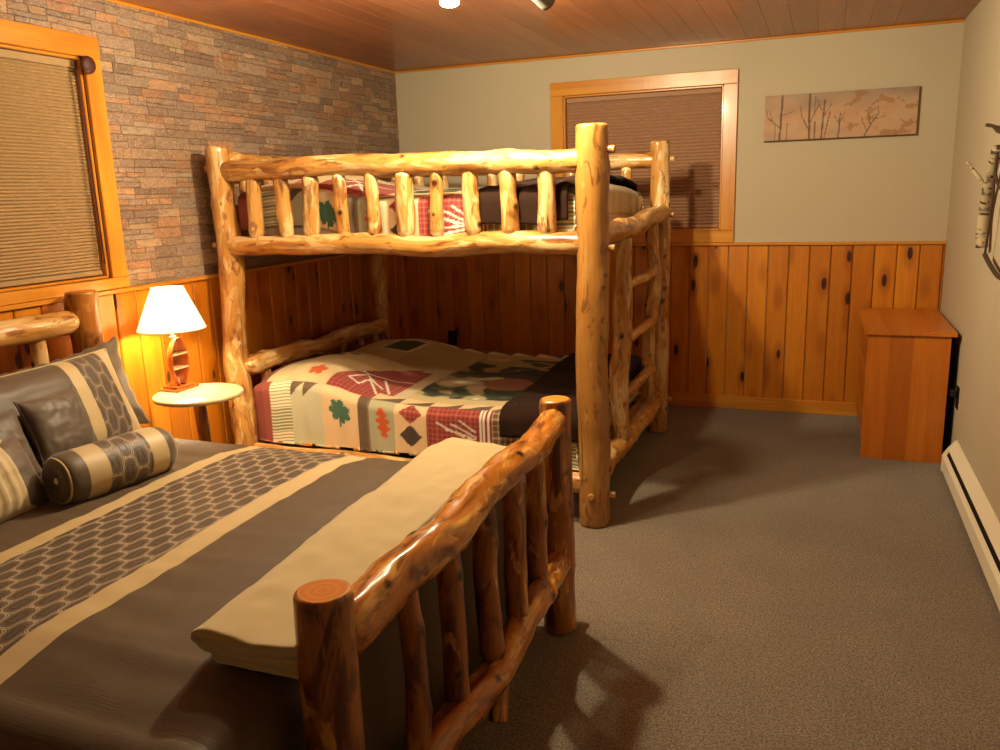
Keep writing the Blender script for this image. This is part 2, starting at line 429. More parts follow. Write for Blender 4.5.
# ------------------------------------------------------------------ room shell
def planks(mb, run, lo, hi, w, face, depth, tilt=0, gap=.004, seed=3, along=2, chf=.005):
    """run: axis across the planks; face: (axis, value, sign); along: grain axis"""
    rr = random.Random(seed); a = lo[run]
    while a < hi[run] - .004:
        b = min(a + w, hi[run]); l = list(lo); h = list(hi); l[run] = a + gap / 2; h[run] = b - gap / 2
        box(mb, l, h, along, rr.random(), chf, (rr.uniform(0, 50), rr.uniform(0, 50), rr.uniform(0, 50))); a = b
fl = MB(); nx, ny = 2, 2
for j in range(2):
    for i in range(2): fl.add(((-.1, W + .1)[i], (YR - .1, D + .1)[j], 0))
fl.face(0, 1, 3, 2, smooth=False)
lo_i = [fl.add(((-.1, W + .1)[i], (YR - .1, D + .1)[j], -.08)) for j in range(2) for i in range(2)]
fl.face(4, 6, 7, 5, smooth=False)
for q in ((0, 4, 5, 1), (1, 5, 7, 3), (3, 7, 6, 2), (2, 6, 4, 0)): fl.face(*q, smooth=False)
fl.build('floor', M_CARPET, kind='structure')
cb = MB(); box(cb, (-.1, YR - .1, H + .015), (W + .1, D + .1, H + .1)); ceil = cb.build('ceiling', M_CEIL, kind='structure')
cp = MB(); planks(cp, 0, [0, YR, H], [W, D, H + .016], .133, None, 0, along=1, seed=5, gap=.0004, chf=.0014)
cp.build('ceiling_planks', M_CEIL, ceil)
def holed_wall(name, axis, c0, c1, u0, u1, hole=None, z0=0, z1=H + .02, mat=M_WALL):
    """a wall slab between c0..c1 on `axis`, spanning u0..u1 on the other, with an optional window hole (u, u, z, z)"""
    mb = MB(); cells = [(u0, u1, z0, z1)]
    if hole:
        a, b, c, d = hole; cells = [(u0, a, z0, z1), (b, u1, z0, z1), (a, b, z0, c), (a, b, d, z1)]
    for a, b, c, d in cells:
        lo = [0, 0, c]; hi = [0, 0, d]; lo[axis] = c0; hi[axis] = c1; lo[1 - axis] = a; hi[1 - axis] = b
        box(mb, lo, hi, 2, 0, .0001, (0, 0, 0))
    return mb.build(name, mat, kind='structure')
W1 = (1.15, 2.53, 1.135, 2.04); W2 = (1.230, 2.262, 1.165, 2.05)
wl = holed_wall('wall_left', 0, -.12, -.006, YR - .1, D + .1, W1)
wb = holed_wall('wall_back', 1, D, D + .12, -.1, W + .1, W2)
wr = holed_wall('wall_right', 0, W, W + .12, YR - .1, D + .1)
wf = holed_wall('wall_front', 1, YR - .12, YR, -.1, W + .1)
# stacked-stone paper on the left wall
st = MB(); rr = random.Random(11); z = HW + .001
PAL = [(150, 122, 98), (138, 112, 92), (166, 118, 84), (174, 132, 96), (126, 106, 92), (154, 130, 112), (158, 106, 76), (140, 124, 108), (178, 146, 112), (116, 94, 82)]
def stone_q(y0, y1, z0, z1, c):
    y0, y1 = max(y0, YR), min(y1, D); z1 = min(z1, H)
    if y1 - y0 < .006 or z1 - z0 < .005: return
    hole = (W1[0] - .02, W1[1] + .02, W1[2] - .02, W1[3] + .02)
    if y0 < hole[1] and y1 > hole[0] and z0 < hole[3] and z1 > hole[2]:
        if y0 < hole[0] - .01: stone_q(y0, hole[0] - .0, z0, z1, c) if y1 > hole[0] + 1e-6 else None
        if y1 > hole[1] + .01: stone_q(hole[1], y1, z0, z1, c)
        return
    dx = rr.uniform(-.003, .0005); e = .0022; cd = tuple(v * .5 for v in c[:3]) + (1,); wj = [rr.uniform(-.002, .002) for _ in range(4)]
    P = [(y0, z0), (y1, z0), (y1, z1), (y0, z1)]; Q = [(y0 + e, z0 + e + wj[0]), (y1 - e, z0 + e + wj[1]), (y1 - e, z1 - e + wj[2]), (y0 + e, z1 - e + wj[3])]
    ga = (rr.uniform(0, 9), 0, 0)
    o = [st.add((-.0059, y, zz), (ga[0], y, zz), col=cd) for y, zz in P]; i = [st.add((-.002 + dx * .5 + rr.uniform(-.0008, .0008), y, zz), (ga[0], y, zz), col=c) for y, zz in Q]
    st.face(*i, smooth=False)
    for k in range(4): st.face(o[k], o[(k + 1) % 4], i[(k + 1) % 4], i[k], smooth=False)
while z < H:
    hgt = rr.choice((.036, .042, .048, .056)); y = YR - rr.uniform(0, .15)
    while y < D:
        wdt = rr.uniform(.07, .24); c = rr.choice(PAL); k = rr.uniform(.82, 1.12); c = lin(tuple(min(255, v * k) for v in c))
        if hgt > .04 and rr.random() < .42:
            s_ = rr.uniform(.38, .62) * hgt; stone_q(y, y + wdt, z, z + s_, c)
            c2 = rr.choice(PAL); k2 = rr.uniform(.8, 1.1); w2 = wdt * rr.uniform(.35, .65)
            stone_q(y, y + w2, z + s_, z + hgt, lin(tuple(v * k2 for v in c2))); stone_q(y + w2, y + wdt, z + s_, z + hgt, lin(tuple(min(255, v * k2 * 1.08) for v in rr.choice(PAL))))
        else: stone_q(y, y + wdt, z, z + hgt, c)
        y += wdt
    z += hgt
st.build('stone_wallpaper', M_STONE, wl)
# wainscot of knotty pine boards, its cap and base boards
wa = MB(); planks(wa, 0, [.0, D - .014, .0], [W, D - .0005, HW - .012], .122, None, 0, seed=21); wa.build('trim_1', M_PINE, kind='structure')
wa = MB(); planks(wa, 1, [.0005, YR, .0], [.014, D - .0145, HW - .012], .122, None, 0, seed=22)
wa.build('trim_2', M_PINE, kind='structure')
tb = MB(); box(tb, (0, D - .030, HW - .013), (W, D, HW + .006), 0); tb.build('trim_3', M_TRIM, kind='structure')
tb = MB(); box(tb, (0, YR, HW - .013), (.030, D - .03, HW + .006), 1); tb.build('trim_4', M_TRIM, kind='structure')
tb = MB(); box(tb, (.03, D - .032, 0), (W, D - .014, .085), 0, .1); tb.build('baseboard_back', M_TRIM, kind='structure')
tb = MB(); box(tb, (.014, YR, 0), (.030, D - .032, .085), 1); tb.build('baseboard_left', M_TRIM, kind='structure')
tb = MB(); box(tb, (0, D - .012, H - .014), (W, D, H), 0); tb.build('trim_5', M_TRIM, kind='structure')
tb = MB(); box(tb, (-.006, YR, H - .014), (.004, D - .012, H), 1); tb.build('trim_6', M_TRIM, kind='structure')
# windows
def window(name, axis, c, sgn, w, t):
    """wall plane at c on axis, room side = sgn; w = opening (u0,u1,z0,z1); casing width t"""
    u0, u1, z0, z1 = w
    def bx(mb, ua, ub, za, zb, ca, cb_, ax, tn=0.):
        lo = [0, 0, za]; hi = [0, 0, zb]; A, B = sorted((c + sgn * ca, c + sgn * cb_)); lo[axis] = A; hi[axis] = B; lo[1 - axis] = ua; hi[1 - axis] = ub; box(mb, lo, hi, ax, tn)
    mid = [0, 0, z0]; mid[axis] = c; mid[1 - axis] = (u0 + u1) / 2
    e = empty(name, mid, kind='structure')
    f = MB()
    bx(f, u0 - t, u1 + t, z1, z1 + t, 0, .020, 1 - axis); bx(f, u0 - t, u0, z0, z1, 0, .019, 2, .2); bx(f, u1, u1 + t, z0, z1, 0, .019, 2, .1)
    zs = HW + .007
    bx(f, u0 - t, u1 + t, zs, z0, 0, .022, 1 - axis)
    f.build('window_casing', M_TRIM, e)
    j = MB()
    bx(j, u0, u0 + .012, z0, z1, -.11, .0, 2); bx(j, u1 - .012, u1, z0, z1, -.11, .0, 2); bx(j, u0, u1, z1 - .012, z1, -.11, 0, 1 - axis); bx(j, u0, u1, z0, z0 + .012, -.11, 0, 1 - axis)
    j.build('window_jamb', M_TRIM, e)
    s_ = MB(); m_ = (u0 + u1) / 2
    bx(s_, u0 + .012, u0 + .05, z0 + .012, z1 - .012, -.10, -.075, 2); bx(s_, u1 - .05, u1 - .012, z0 + .012, z1 - .012, -.10, -.075, 2)
    bx(s_, u0 + .05, u1 - .05, z0 + .012, z0 + .05, -.10, -.075, 1 - axis); bx(s_, u0 + .05, u1 - .05, z1 - .05, z1 - .012, -.10, -.075, 1 - axis); bx(s_, m_ - .02, m_ + .02, z0 + .05, z1 - .05, -.10, -.075, 2)
    s_.build('window_sash', M_WHITE, e)
    g = MB(); bx(g, u0 + .05, u1 - .05, z0 + .05, z1 - .05, -.090, -.086, 2); g.build('window_pane', M_GLASS, e)
    return e
window('window_1', 0, .0, 1, W1, .085); window('window_2', 1, D, -1, W2, .085)
def cell_blind(name, axis, c, sgn, w, mat, label, pitch=.0135, dep=.0075):
    u0, u1, z0, z1 = w; u0 += .016; u1 -= .016; z0 += .016; z1 -= .014
    mid = [0, 0, z1]; mid[axis] = c - sgn * .04; mid[1 - axis] = (u0 + u1) / 2
    e = empty(name, mid, label, 'blind', 'cellular window shades' if False else None)
    def P(u, d, z):
        q = [0, 0, z]; q[axis] = c + sgn * d; q[1 - axis] = u; return q
    h = MB(); A, B = sorted((c - sgn * .055, c - sgn * .02)); lo = [0, 0, z1 - .03]; hi = [0, 0, z1]; lo[axis] = A; hi[axis] = B; lo[1 - axis] = u0; hi[1 - axis] = u1
    box(h, lo, hi, 1 - axis); h.build('head_rail', mat, e)
    h = MB(); lo[2] = z0; hi[2] = z0 + .02; box(h, lo, hi, 1 - axis); h.build('bottom_rail', mat, e)
    f = MB(); n = int((z1 - .03 - z0 - .02) / pitch); pitch = (z1 - .03 - z0 - .02) / n
    for side, s0 in ((-.026, 1), (-.049, -1)):
        prev = None
        for i in range(n * 2 + 1):
            zz = z0 + .02 + i * pitch / 2; dd = side + (0 if i % 2 else -dep * s0)
            cur = [f.add(P(u, dd, zz)) for u in (u0, u1)]
            if prev: f.face(prev[0], prev[1], cur[1], cur[0], smooth=False)
            prev = cur
    f.build('pleated_shade', mat, e); return e
b1 = cell_blind('window_blind', 0, .0, 1, W1, M_BLIND1, 'tan pleated window shade in the pine window on the stone-patterned wall')
b2 = cell_blind('window_blind', 1, D, -1, W2, M_BLIND2, 'dark brown pleated window shade in the far window behind the bunk', .021, .011)
pc = MB(); tube(pc, smooth_path([(.006, 2.496, 2.02), (.009, 2.500, 1.8), (.008, 2.503, 1.5), (.009, 2.505, 1.2)]), .003, 6); tube(pc, [(.003, 2.492, 2.02), (.003, 2.497, 1.2)], .002, 6); pc.build('pull_cord', M_CORD, b1)
cl = MB()
lathe(cl, [(0, 0), (.012, .001), (.012, .014), (.030, .016), (.036, .022), (.034, .030), (.022, .036), (.0, .037)], (.012, 2.528, 2.005), (1, 0, 0), 24)
cl.build('cord_winder', M_CORD, b1)

# ------------------------------------------------------------------ bunk bed
AX, AY, BX, CY = .146, 3.13, 1.99, 4.63
bk = empty('log_bunk_bed', (AX, AY, 0), 'tall peeled-log bunk bed with railed upper bunk and end ladder', 'bunk bed')
def part(name, mat, par, *a, **k): mb = MB(); log(mb, *a, **k); return mb.build(name, mat, par)
pA = part('post', M_LOG, bk, (AX, AY, 0), (AX, AY, 1.70), .062, .056, bend=.010, kn=16, seed=3, wob=.16, flare1=.92)
pB = part('post', M_POST, bk, (BX, AY, 0), (BX, AY, 1.70), .069, .067, bend=.004, kn=8, seed=14, wob=.06, flare0=.94)
pC = part('post', M_LOG, bk, (BX, CY, 0), (BX, CY, 1.70), .060, .056, bend=.010, kn=14, seed=25, wob=.14)
pD = part('post', M_LOG, bk, (AX, CY, 0), (AX, CY, 1.69), .058, .052, bend=.012, kn=9, seed=36, wob=.16)
T = dict(t0=.07, t1=.07, tr=.5)
part('guard_rail', M_LOG, bk, (AX - .02, AY, 1.586), (BX + .02, AY, 1.562), .046, .048, seed=41, kn=9, bend=.012, wob=.18, **T)
part('side_rail', M_LOG, bk, (AX - .02, AY, 1.232), (BX + .02, AY, 1.232), .045, .050, seed=52, kn=8, bend=.008, wob=.14, **T)
part('guard_rail', M_LOG, bk, (AX - .02, CY, 1.60), (BX + .02, CY, 1.60), .048, .046, seed=43, kn=7, bend=.01, **T)
part('side_rail', M_LOG, bk, (AX - .02, CY, 1.24), (BX + .02, CY, 1.24), .046, .046, seed=54, kn=7, **T)
part('side_rail', M_LOG, bk, (AX - .02, AY, .185), (BX + .02, AY, .185), .042, .046, seed=55, kn=6, **T)
part('side_rail', M_LOG, bk, (AX - .02, CY, .19), (BX + .02, CY, .19), .044, .044, seed=56, kn=6, **T)
part('head_rail', M_LOG, bk, (AX, AY - .0, 1.635), (AX, CY, 1.60), .046, .048, seed=61, kn=6, bend=.012, **T)
part('head_rail', M_LOG, bk, (AX, AY, 1.25), (AX, CY, 1.25), .046, .046, seed=62, kn=6, **T)
part('head_rail', M_LOG, bk, (AX + .03, AY, .625), (AX + .03, CY, .605), .050, .048, seed=63, kn=10, wob=.2, **T)
part('head_rail', M_LOG, bk, (AX, AY, .23), (AX, CY, .23), .044, .044, seed=64, kn=5, **T)
part('end_rail', M_LOG, bk, (BX + .012, AY, 1.265), (BX + .012, CY, 1.305), .047, .050, seed=71, kn=7, bend=.006, wob=.12, t0=.05, t1=.05, tr=.7, sag=(0, 0, -.018))
part('end_rail', M_LOG, bk, (BX, AY, .205), (BX, CY, .215), .050, .052, seed=72, kn=7, bend=.01, wob=.16, t0=.06, t1=.06, tr=.6)
SX = [.336, .50, .649, .81, .976, 1.137, 1.293, 1.459, 1.628, 1.797]
WID = [.030, .029, .031, .025, .027, .034, .026, .029, .031, .032]
for i, (x, r) in enumerate(zip(SX, WID)):
    rr = random.Random(i)
    lean = rr.uniform(-.010, .010)
    part('baluster', M_LOG, bk, (x - lean, AY, 1.255), (x + lean, AY, 1.568), r * 1.22, r * 1.16, seed=80 + i, kn=2, bend=.003, t0=.040, t1=.045, tr=.45, wob=.16, segs=18, dx=.008, tip=(.2, .9, .3, .8, .1, 1.2, .9, .4, .5, .6)[i])
for i in range(10):
    x = AX + .155 + i * .1665
    part('baluster', M_LOG, bk, (x, CY, 1.262), (x, CY, 1.578), .033, .032, seed=100 + i, kn=2, bend=.003, t0=.04, t1=.045, tr=.5, tip=1., wob=.14, segs=14, dx=.014)
for i in range(7):
    y = AY + .18 + i * .19
    part('headboard_baluster', M_LOG, bk, (AX, y, 1.27), (AX, y, 1.60), .027, .027, seed=120 + i, kn=2, bend=.003, t0=.05, t1=.05, tr=.45, segs=14, dx=.016)
    part('headboard_baluster', M_LOG, bk, (AX + .01, y, .25), (AX + .03, y, .60), .028, .028, seed=130 + i, kn=2, bend=.003, t0=.05, t1=.05, tr=.45, segs=14, dx=.016)
# ladder: two uprights and three rungs
part('ladder_upright', M_LOG, bk, (BX, 3.66, .21), (BX, 3.66, 1.27), .047, .044, seed=141, kn=8, bend=.014, wob=.22, t0=.05, t1=.05, tr=.6)
part('ladder_upright', M_LOG, bk, (BX, 4.36, .21), (BX, 4.44, 1.28), .036, .038, seed=142, kn=6, bend=.022, wob=.2, t0=.05, t1=.06, tr=.6)
for z_, a_ in ((.45, -.01), (.725, -.012), (.985, .0)):
    part('ladder_rung', M_LOG, bk, (BX + .012, 3.67, z_), (BX + .012, 4.41, z_ + a_), .026, .027, seed=150 + z_, kn=2, bend=.006, t0=.05, t1=.05, tr=.6, segs=16)
def peg(par, post, p, d, r=.016, l=.03, mat=M_LOG):
    o = MB(); p = Vector(p); d = Vector(d); log(o, p - d * .03, p + d * l, r, r, 0, .05, kn=0, segs=12, round1=.004, round0=.002)
    m_ = o.build('peg', mat, par)
    return m_
def peg_sub(post, p, d, r=.014, l=.02, mat=M_LOG):
    o = MB(); p = Vector(p); d = Vector(d); log(o, p, p + d * l, r, r, 0, .05, kn=0, segs=12, round1=.004, round0=.002)
    off = Vector(bk.location); o.v = [tuple(Vector(q) - off) for q in o.v]
    # vertices are wanted relative to the thing: the post mesh shares its origin
    me_par = post; ob = o.build('peg', mat); ob.parent = me_par; return ob
for post, yy in ((pB, AY), (pC, CY)):
    for z_ in ((.144, 1.21, 1.60) if post is pB else (.20, 1.29, 1.60)):
        peg_sub(post, (BX + .058 if post is pC else BX + .066, yy, z_), (1, 0, 0), .015, .028)
for z_ in (.150,): peg_sub(pB, (BX + .005, AY - .062, z_), (0, -1, 0), .015, .018)
for z_ in (1.235, 1.60): peg_sub(pA, (AX - .056, AY, z_), (-1, 0, 0), .014, .022)
# deck under each mattress
for zz in (1.262, .235):
    for k in range(11):
        sl = MB(); x = AX + .12 + k * .165
        box(sl, (x, AY + .03, zz - .012), (x + .09, CY - .03, zz + .004), 1); sl.build('slat', M_TRIM, bk)

# ------------------------------------------------------------------ cloth draping
def prof(s, L, R):
    """s runs from below 0 to beyond L; returns (coordinate, drop)"""
    if s < 0:
        s = -s; q = R * PI / 2
        if s < q: a = s / R; return -R * math.sin(a) * 1., R * (1 - math.cos(a))
        return -R, R + (s - q)
    if s > L:
        s -= L; q = R * PI / 2
        if s < q: a = s / R; return L + R * math.sin(a), R * (1 - math.cos(a))
        return L + R, R + (s - q)
    return s, 0.
def drape(mb, x0, x1, y0, y1, ztop, dr, R=.04, step=.012, colf=None, wr=.0, seed=1, flare=.0, thick=.0, minz=None, gcf=None):
    """dr = drops (x-, x+, y-, y+) as arc length. colf(s,t) -> colour"""
    Lx, Ly = x1 - x0, y1 - y0
    ss = []; n = max(2, int((Lx + dr[0] + dr[1]) / step)); nt = max(2, int((Ly + dr[2] + dr[3]) / step)); idx = []
    for i in range(n + 1):
        s = -dr[0] + (Lx + dr[0] + dr[1]) * i / n; px, dx = prof(s, Lx, R); row = []
        for j in range(nt + 1):
            t = -dr[2] + (Ly + dr[2] + dr[3]) * j / nt; py, dy = prof(t, Ly, R)
            x, y = x0 + px, y0 + py; d = max(dx, dy)
            zx = min(max(x, x0), x1); zy = min(max(y, y0), y1); z = ztop(zx, zy) - d
            w = min(1, d / .12)
            if dy > R * .5: y += (1 if t > 0 else -1) * (flare * dy + w * wr * (nz(seed, x * 9, z * 1.5) + .4 * nz(seed, x * 24, z * 3)))
            if dx > R * .5: x += (1 if s > 0 else -1) * (flare * dx + w * wr * nz(seed + 5, y * 9, z * 1.5))
            if minz is not None: z = max(z, minz)
            g = (x0 + s, y0 + t, 0) if gcf is None else gcf(x0 + s, y0 + t)
            row.append(mb.add((x, y, z), g, col=colf(x0 + s, t) if colf else (1, 1, 1, 1)))
        idx.append(row)
    for i in range(n):
        for j in range(nt): mb.face(idx[i][j], idx[i + 1][j], idx[i + 1][j + 1], idx[i][j + 1])
    return mb
def solid(o, t, off=-1):
    m_ = o.modifiers.new('thickness', 'SOLIDIFY'); m_.thickness = t; m_.offset = off; return o

# ------------------------------------------------------------------ patchwork quilt colours
CREAM, TAN, SAGE, BRN, DBR, RED, LRED, GRN, ORG, SAND = [lin(c) for c in ((228, 214, 180), (214, 182, 140), (166, 162, 130), (100, 80, 62), (72, 56, 46), (134, 50, 44), (184, 104, 88), (66, 100, 78), (196, 84, 38), (196, 176, 142))]
DGRN = lin((44, 54, 40)); WHT = lin((222, 210, 190))
def leaf(dx, dy, R, n=5, deep=.45, rot=0):
    r = math.hypot(dx, dy)
    if r > R: return False
    th = math.atan2(dy, dx) + rot
    return r < R * (1 - deep + deep * abs(math.cos(th * n / 2)) ** .6) * (1 - .12 * abs(math.sin(th * n * 2.5)))
def oak(dx, dy, R):
    if abs(dy) > R: return False
    k = dy / R; return abs(dx) < R * (.16 + .38 * (1 - k * k) * abs(math.sin(k * 6.2 + .7)))
def plaid(x, t, a=RED, b=LRED, p=.024):
    u = (x % p) / p; v = (t % p) / p; k = (u < .28) + (v < .28)
    return tuple(a[i] + (b[i] - a[i]) * k * .42 for i in range(3)) + (1,)
def twig(x, t, pts, w=.004):
    for (ax, ay), (bx, by) in pts:
        vx, vy = bx - ax, by - ay; L = vx * vx + vy * vy; k = max(0, min(1, ((x - ax) * vx + (t - ay) * vy) / L))
        if math.hypot(x - ax - vx * k, t - ay - vy * k) < w: return True
    return False
SPR = [((1.225, -.085), (1.36, -.150)), ((1.27, -.165), (1.42, -.155)), ((1.30, -.09), (1.42, -.145)), ((1.34, -.07), (1.42, -.12)), ((1.24, -.20), (1.40, -.17)), ((1.27, -.115), (1.40, -.15)), ((1.29, -.195), (1.42, -.165))]
BOW = [((.60, .22), (.98, .34)), ((.62, .30), (.84, .14)), ((.70, .22), (.66, .13)), ((.66, .13), (.73, .10)), ((.73, .10), (.74, .20)), ((.80, .25), (.90, .10)), ((.74, .2), (.85, .06))]
def quilt(x, t):
    n = .03 * nz(x * 11, t * 11, 3)
    if x < .25: return lin((128, 62, 50))
    if t < 0:                                     # front border
        
        if x < .42:
            if x < .29: return lin((138, 70, 58))
            return CREAM if (t % .0165) < .0085 else lin((122, 128, 96))
        if x < .60:
            u = ((x - .42) % .075) / .075
            if -.10 < t < -.015 and (x - .42) < .15 and (t + .10) / .085 > u * .95 + .02: return BRN
            return lin((186, 182, 152)) if t < -.06 else SAND
        if x < .80:
            if leaf(x - .70, t + .125, .066, 7, .38, .4): return GRN
            if abs(x - .70) < .004 and -.21 < t < -.16: return GRN
            return TAN
        if x < .865: return BRN if x < .85 else lin((120, 98, 76))
        if x < 1.0:
            if oak((x - .935) + (t + .12) * .12, t + .125, .072): return ORG
            return SAGE
        if x < 1.17:
            a = abs(x - 1.085)
            if a / .062 + abs(t + .055) / .052 < 1: return plaid(x, t)
            if a / .062 + abs(t + .165) / .055 < 1: return DBR
            return TAN
        if x < 1.44:
            if twig(x, t, SPR, .0042): return WHT
            return plaid(x, t)
        if x < 1.50: return WHT if (x % .02) < .009 else RED
        if x < 1.72: return plaid(x, t, BRN, TAN, .03)
        if x < 1.80: return CREAM if (t % .03) < .014 else SAGE
        return CREAM if (t % .0165) < .0085 else lin((122, 128, 96))
    if x < .86 and t < .62 or x < .62:             # over the pillows
        if leaf((x - .50) * 1.2, t - .10, .062, 5, .5, .9): return ORG
        if x > .38 and .36 < t < .56:
            for cx, cy in ((.44, .40), (.50, .45), (.46, .53)):
                if math.hypot(x - cx, t - cy) < .020: return DBR
                for k in range(4):
                    if math.hypot(x - cx - .030, t - cy + .022 - k * .014) < .0075: return DBR
        if x > .40 and .85 < t < 1.18:
            return WHT if (x < .43 or x > .60 or t < .88 or t > 1.15) else DGRN
        if x > .60 and t < .62:
            w = (x - .60) * 1.9 + .12
            if t < w: return WHT if twig(x, t, BOW, .0055) else plaid(x, t)
        return lin((206, 182, 136)) if n > 0 else lin((200, 176, 130))
    if t < .085:                                  # saw-tooth row near the front edge
        u = ((x - .86) % .155) / .155; return BRN if (t / .085 < u) and u < .96 else TAN
    if t > 1.25:
        u = ((x) % .16) / .16; return BRN if ((1.36 - t) / .11 < u) and t < 1.36 else CREAM
    if x < .93 and t < .55:
        return WHT if twig(x, t, BOW, .0055) else plaid(x, t)
    if x < 1.0: return lin((184, 166, 124)) if t > .62 else SAND
    # middle picture of dark evergreens and rocks
    a = nz(x * 3.2, t * 4.5, 8.) + .6 * nz(x * 9, t * 12, 2.)
    if .18 < t < 1.15 and x < 1.66:
        if (x - 1.38) ** 2 / .016 + (t - .52) ** 2 / .018 < 1: return lin((146, 92, 62))
        if (x - 1.46) ** 2 / .03 + (t - .72) ** 2 / .022 < 1: return lin((40, 34, 30))
        if a > .10: return DGRN
        if a > -.02: return lin((86, 84, 58))
        if a < -.42: return lin((204, 190, 156))
        return lin((168, 152, 112))
    return lin((190, 170, 126))
def pillow_hump(x, y, h, y0):
    k = 0.
    for cy, a in ((y0 + .34, 1.), (y0 + 1.05, .66)):
        dy = abs(y - cy) / .36; e = max(0, 1 - dy ** 3.2); px = max(0., min(1, (.98 - x) / .50)); px = px * px * (3 - 2 * px)
        k = max(k, a * e ** .5 * px * min(1., .72 + (x - .2) * 1.2))
    return h * k
def q_low(x, y): return .462 + pillow_hump(x, y, .150, 3.17) + .012 * nz(x * 3, y * 3, .5) + .004 * nz(x * 14, y * 14, 1) + .02 * math.exp(-((x - .93) / .12) ** 2) * max(0, 1 - abs(y - 3.8))
def q_up(x, y): return 1.435 + pillow_hump(x, y, .10, 3.19) + .035 * math.sin(min(1, max(0, (y - 3.2) / 1.3)) * PI) + .010 * nz(x * 3, y * 3, 7.5) + .003 * nz(x * 14, y * 14, 1)
QL = MB(); drape(QL, .235, 1.865, 3.205, 4.545, q_low, (.22, .20, .44, .16), .045, .0056, quilt, .012, 3, minz=.236)
ql = QL.build('quilt', M_QUILT); solid(ql, .008)
tag(ql, 'patchwork quilt with leaves and red plaid on the lower bunk', 'quilt')
QU = MB(); drape(QU, .235, 1.862, 3.225, 4.535, q_up, (.12, .17, .20, .12), .04, .0062, quilt, .006, 9)
qu = QU.build('quilt', M_QUILT); solid(qu, .008); tag(qu, 'patchwork quilt behind the rail balusters of the upper bunk', 'quilt')
def mattress(name, lo, hi, label, mat=M_SHEET):
    mb = MB(); x0, y0, z0 = lo; x1, y1, z1 = hi; n = 24; R = .04; rows = []
    per = []
    for cx, cy, a0 in ((x1 - R, y1 - R, 0), (x0 + R, y1 - R, PI / 2), (x0 + R, y0 + R, PI), (x1 - R, y0 + R, 1.5 * PI)):
        for k in range(5): a = a0 + k / 4 * PI / 2; per.append((cx, cy, math.cos(a), math.sin(a)))
    for r, z in ((.0, z0), (R * .7, z0), (R, z0 + .012), (R, z1 - .012), (R * .7, z1), (0., z1)):
        rows.append([mb.add((cx + c * r, cy + s_ * r, z)) for cx, cy, c, s_ in per])
    for A, B in zip(rows, rows[1:]):
        for j in range(len(per)): mb.face(A[j], A[(j + 1) % len(per)], B[(j + 1) % len(per)], B[j])
    mb.face(*rows[0][::-1]); mb.face(*rows[-1])
    o = mb.build(name, mat); tag(o, label, 'mattress'); return o
mattress('mattress', (.215, 3.20, .242), (1.90, 4.55, .430), 'ivory mattress under the patchwork quilt of the lower bunk')
mattress('mattress', (.215, 3.20, 1.270), (1.895, 4.55, 1.395), 'ivory mattress under the patchwork quilt of the upper bunk')
# brown throws across the feet of both bunks
tl = MB(); drape(tl, 1.50, 1.868, 3.200, 4.50, lambda x, y: q_low(x, y) + .016 + .006 * nz(x * 8, y * 8, 4), (.0, .10, .145, .02), .052, .012, None, .014, 5)
for k, p in enumerate(tl.v):                         # slanting near edge
    e = max(0, (1.62 - p[0]) / .12); tl.v[k] = (p[0] + .05 * (1 - (p[1] - 3.1) / 1.4) * e + .012 * nz(p[1] * 6, 1, 1) * e, p[1], p[2])
tl = tl.build('throw_blanket', M_BROWN); solid(tl, .012, 1); tag(tl, 'dark brown fleece throw folded over the foot of the lower bunk', 'blanket')
tu = MB()
def zu(x, y):
    roll = math.exp(-((x - 1.86) / .05) ** 2) * .02
    return q_up(x, y) + .018 + .014 * nz(x * 6, y * 6, 2) + .010 * nz(x * 15, y * 12, 2) + roll
drape(tu, 1.50, 1.845, 3.215, 4.50, zu, (.03,   .035, .17, .08), .05, .010, None, .010, 6)
tu = tu.build('throw_blanket', M_BROWN); solid(tu, .014, 1); tag(tu, 'dark brown fleece throw bunched at the foot of the upper bunk', 'blanket')

# ------------------------------------------------------------------ the large log bed in front
FX, FYN, FYF = 2.112, .875, 2.222
bd = empty('log_bed', (FX, FYN, 0), 'wide varnished-log bed with low slatted footboard nearest the camera', 'bed')
part('foot_post', M_AMB, bd, (FX, FYN, 0), (FX, FYN, .802), .052, .0505, bend=.002, kn=4, seed=201, wob=.05, dx=.012, segs=30, round1=.008)
part('foot_post', M_AMB, bd, (FX - .005, FYF, 0), (FX - .008, FYF, .802), .054, .0515, bend=.003, kn=4, seed=202, wob=.05, dx=.012, segs=28, round1=.010)
part('head_post', M_AMB, bd, (.15, .72, 0), (.15, .72, 1.10), .062, .060, seed=203, kn=6)
part('head_post', M_AMB, bd, (.125, 2.255, 0), (.125, 2.255, 1.115), .064, .060, seed=204, kn=6)
part('top_rail', M_AMR, bd, (FX + .004, FYN + .012, .695), (FX, FYF - .008, .742), .050, .043, bend=.016, wob=.22, seed=207, kn=8, t0=.06, t1=.07, tr=.62, segs=30, dx=.01)
part('bottom_rail', M_AMR, bd, (FX + .006, FYN, .215), (FX + .002, FYF, .265), .044, .045, bend=.022, wob=.26, seed=216, kn=8, t0=.06, t1=.05, tr=.6, segs=28, dx=.01)
for i, y in enumerate((1.165, 1.370, 1.59, 1.79, 1.99)):
    r = (.026, .030, .032, .033, .030)[i]
    part('spindle', M_AMB, bd, (FX + .002, y + .01, .235), (FX, y - .004, .705), r, r * .95, bend=.005, wob=.10, seed=220 + i, kn=2, t0=.05, t1=.05, tr=.55, segs=22, dx=.012)
part('head_rail', M_LOG, bd, (.14, .72, .985), (.15, 2.190, 1.004), .046, .048, seed=231, kn=6, bend=.008, t0=.07, t1=.05, tr=.55)
part('head_rail', M_LOG, bd, (.14, .72, .45), (.14, 2.255, .45), .044, .044, seed=232, kn=6, t0=.07, t1=.07, tr=.5)
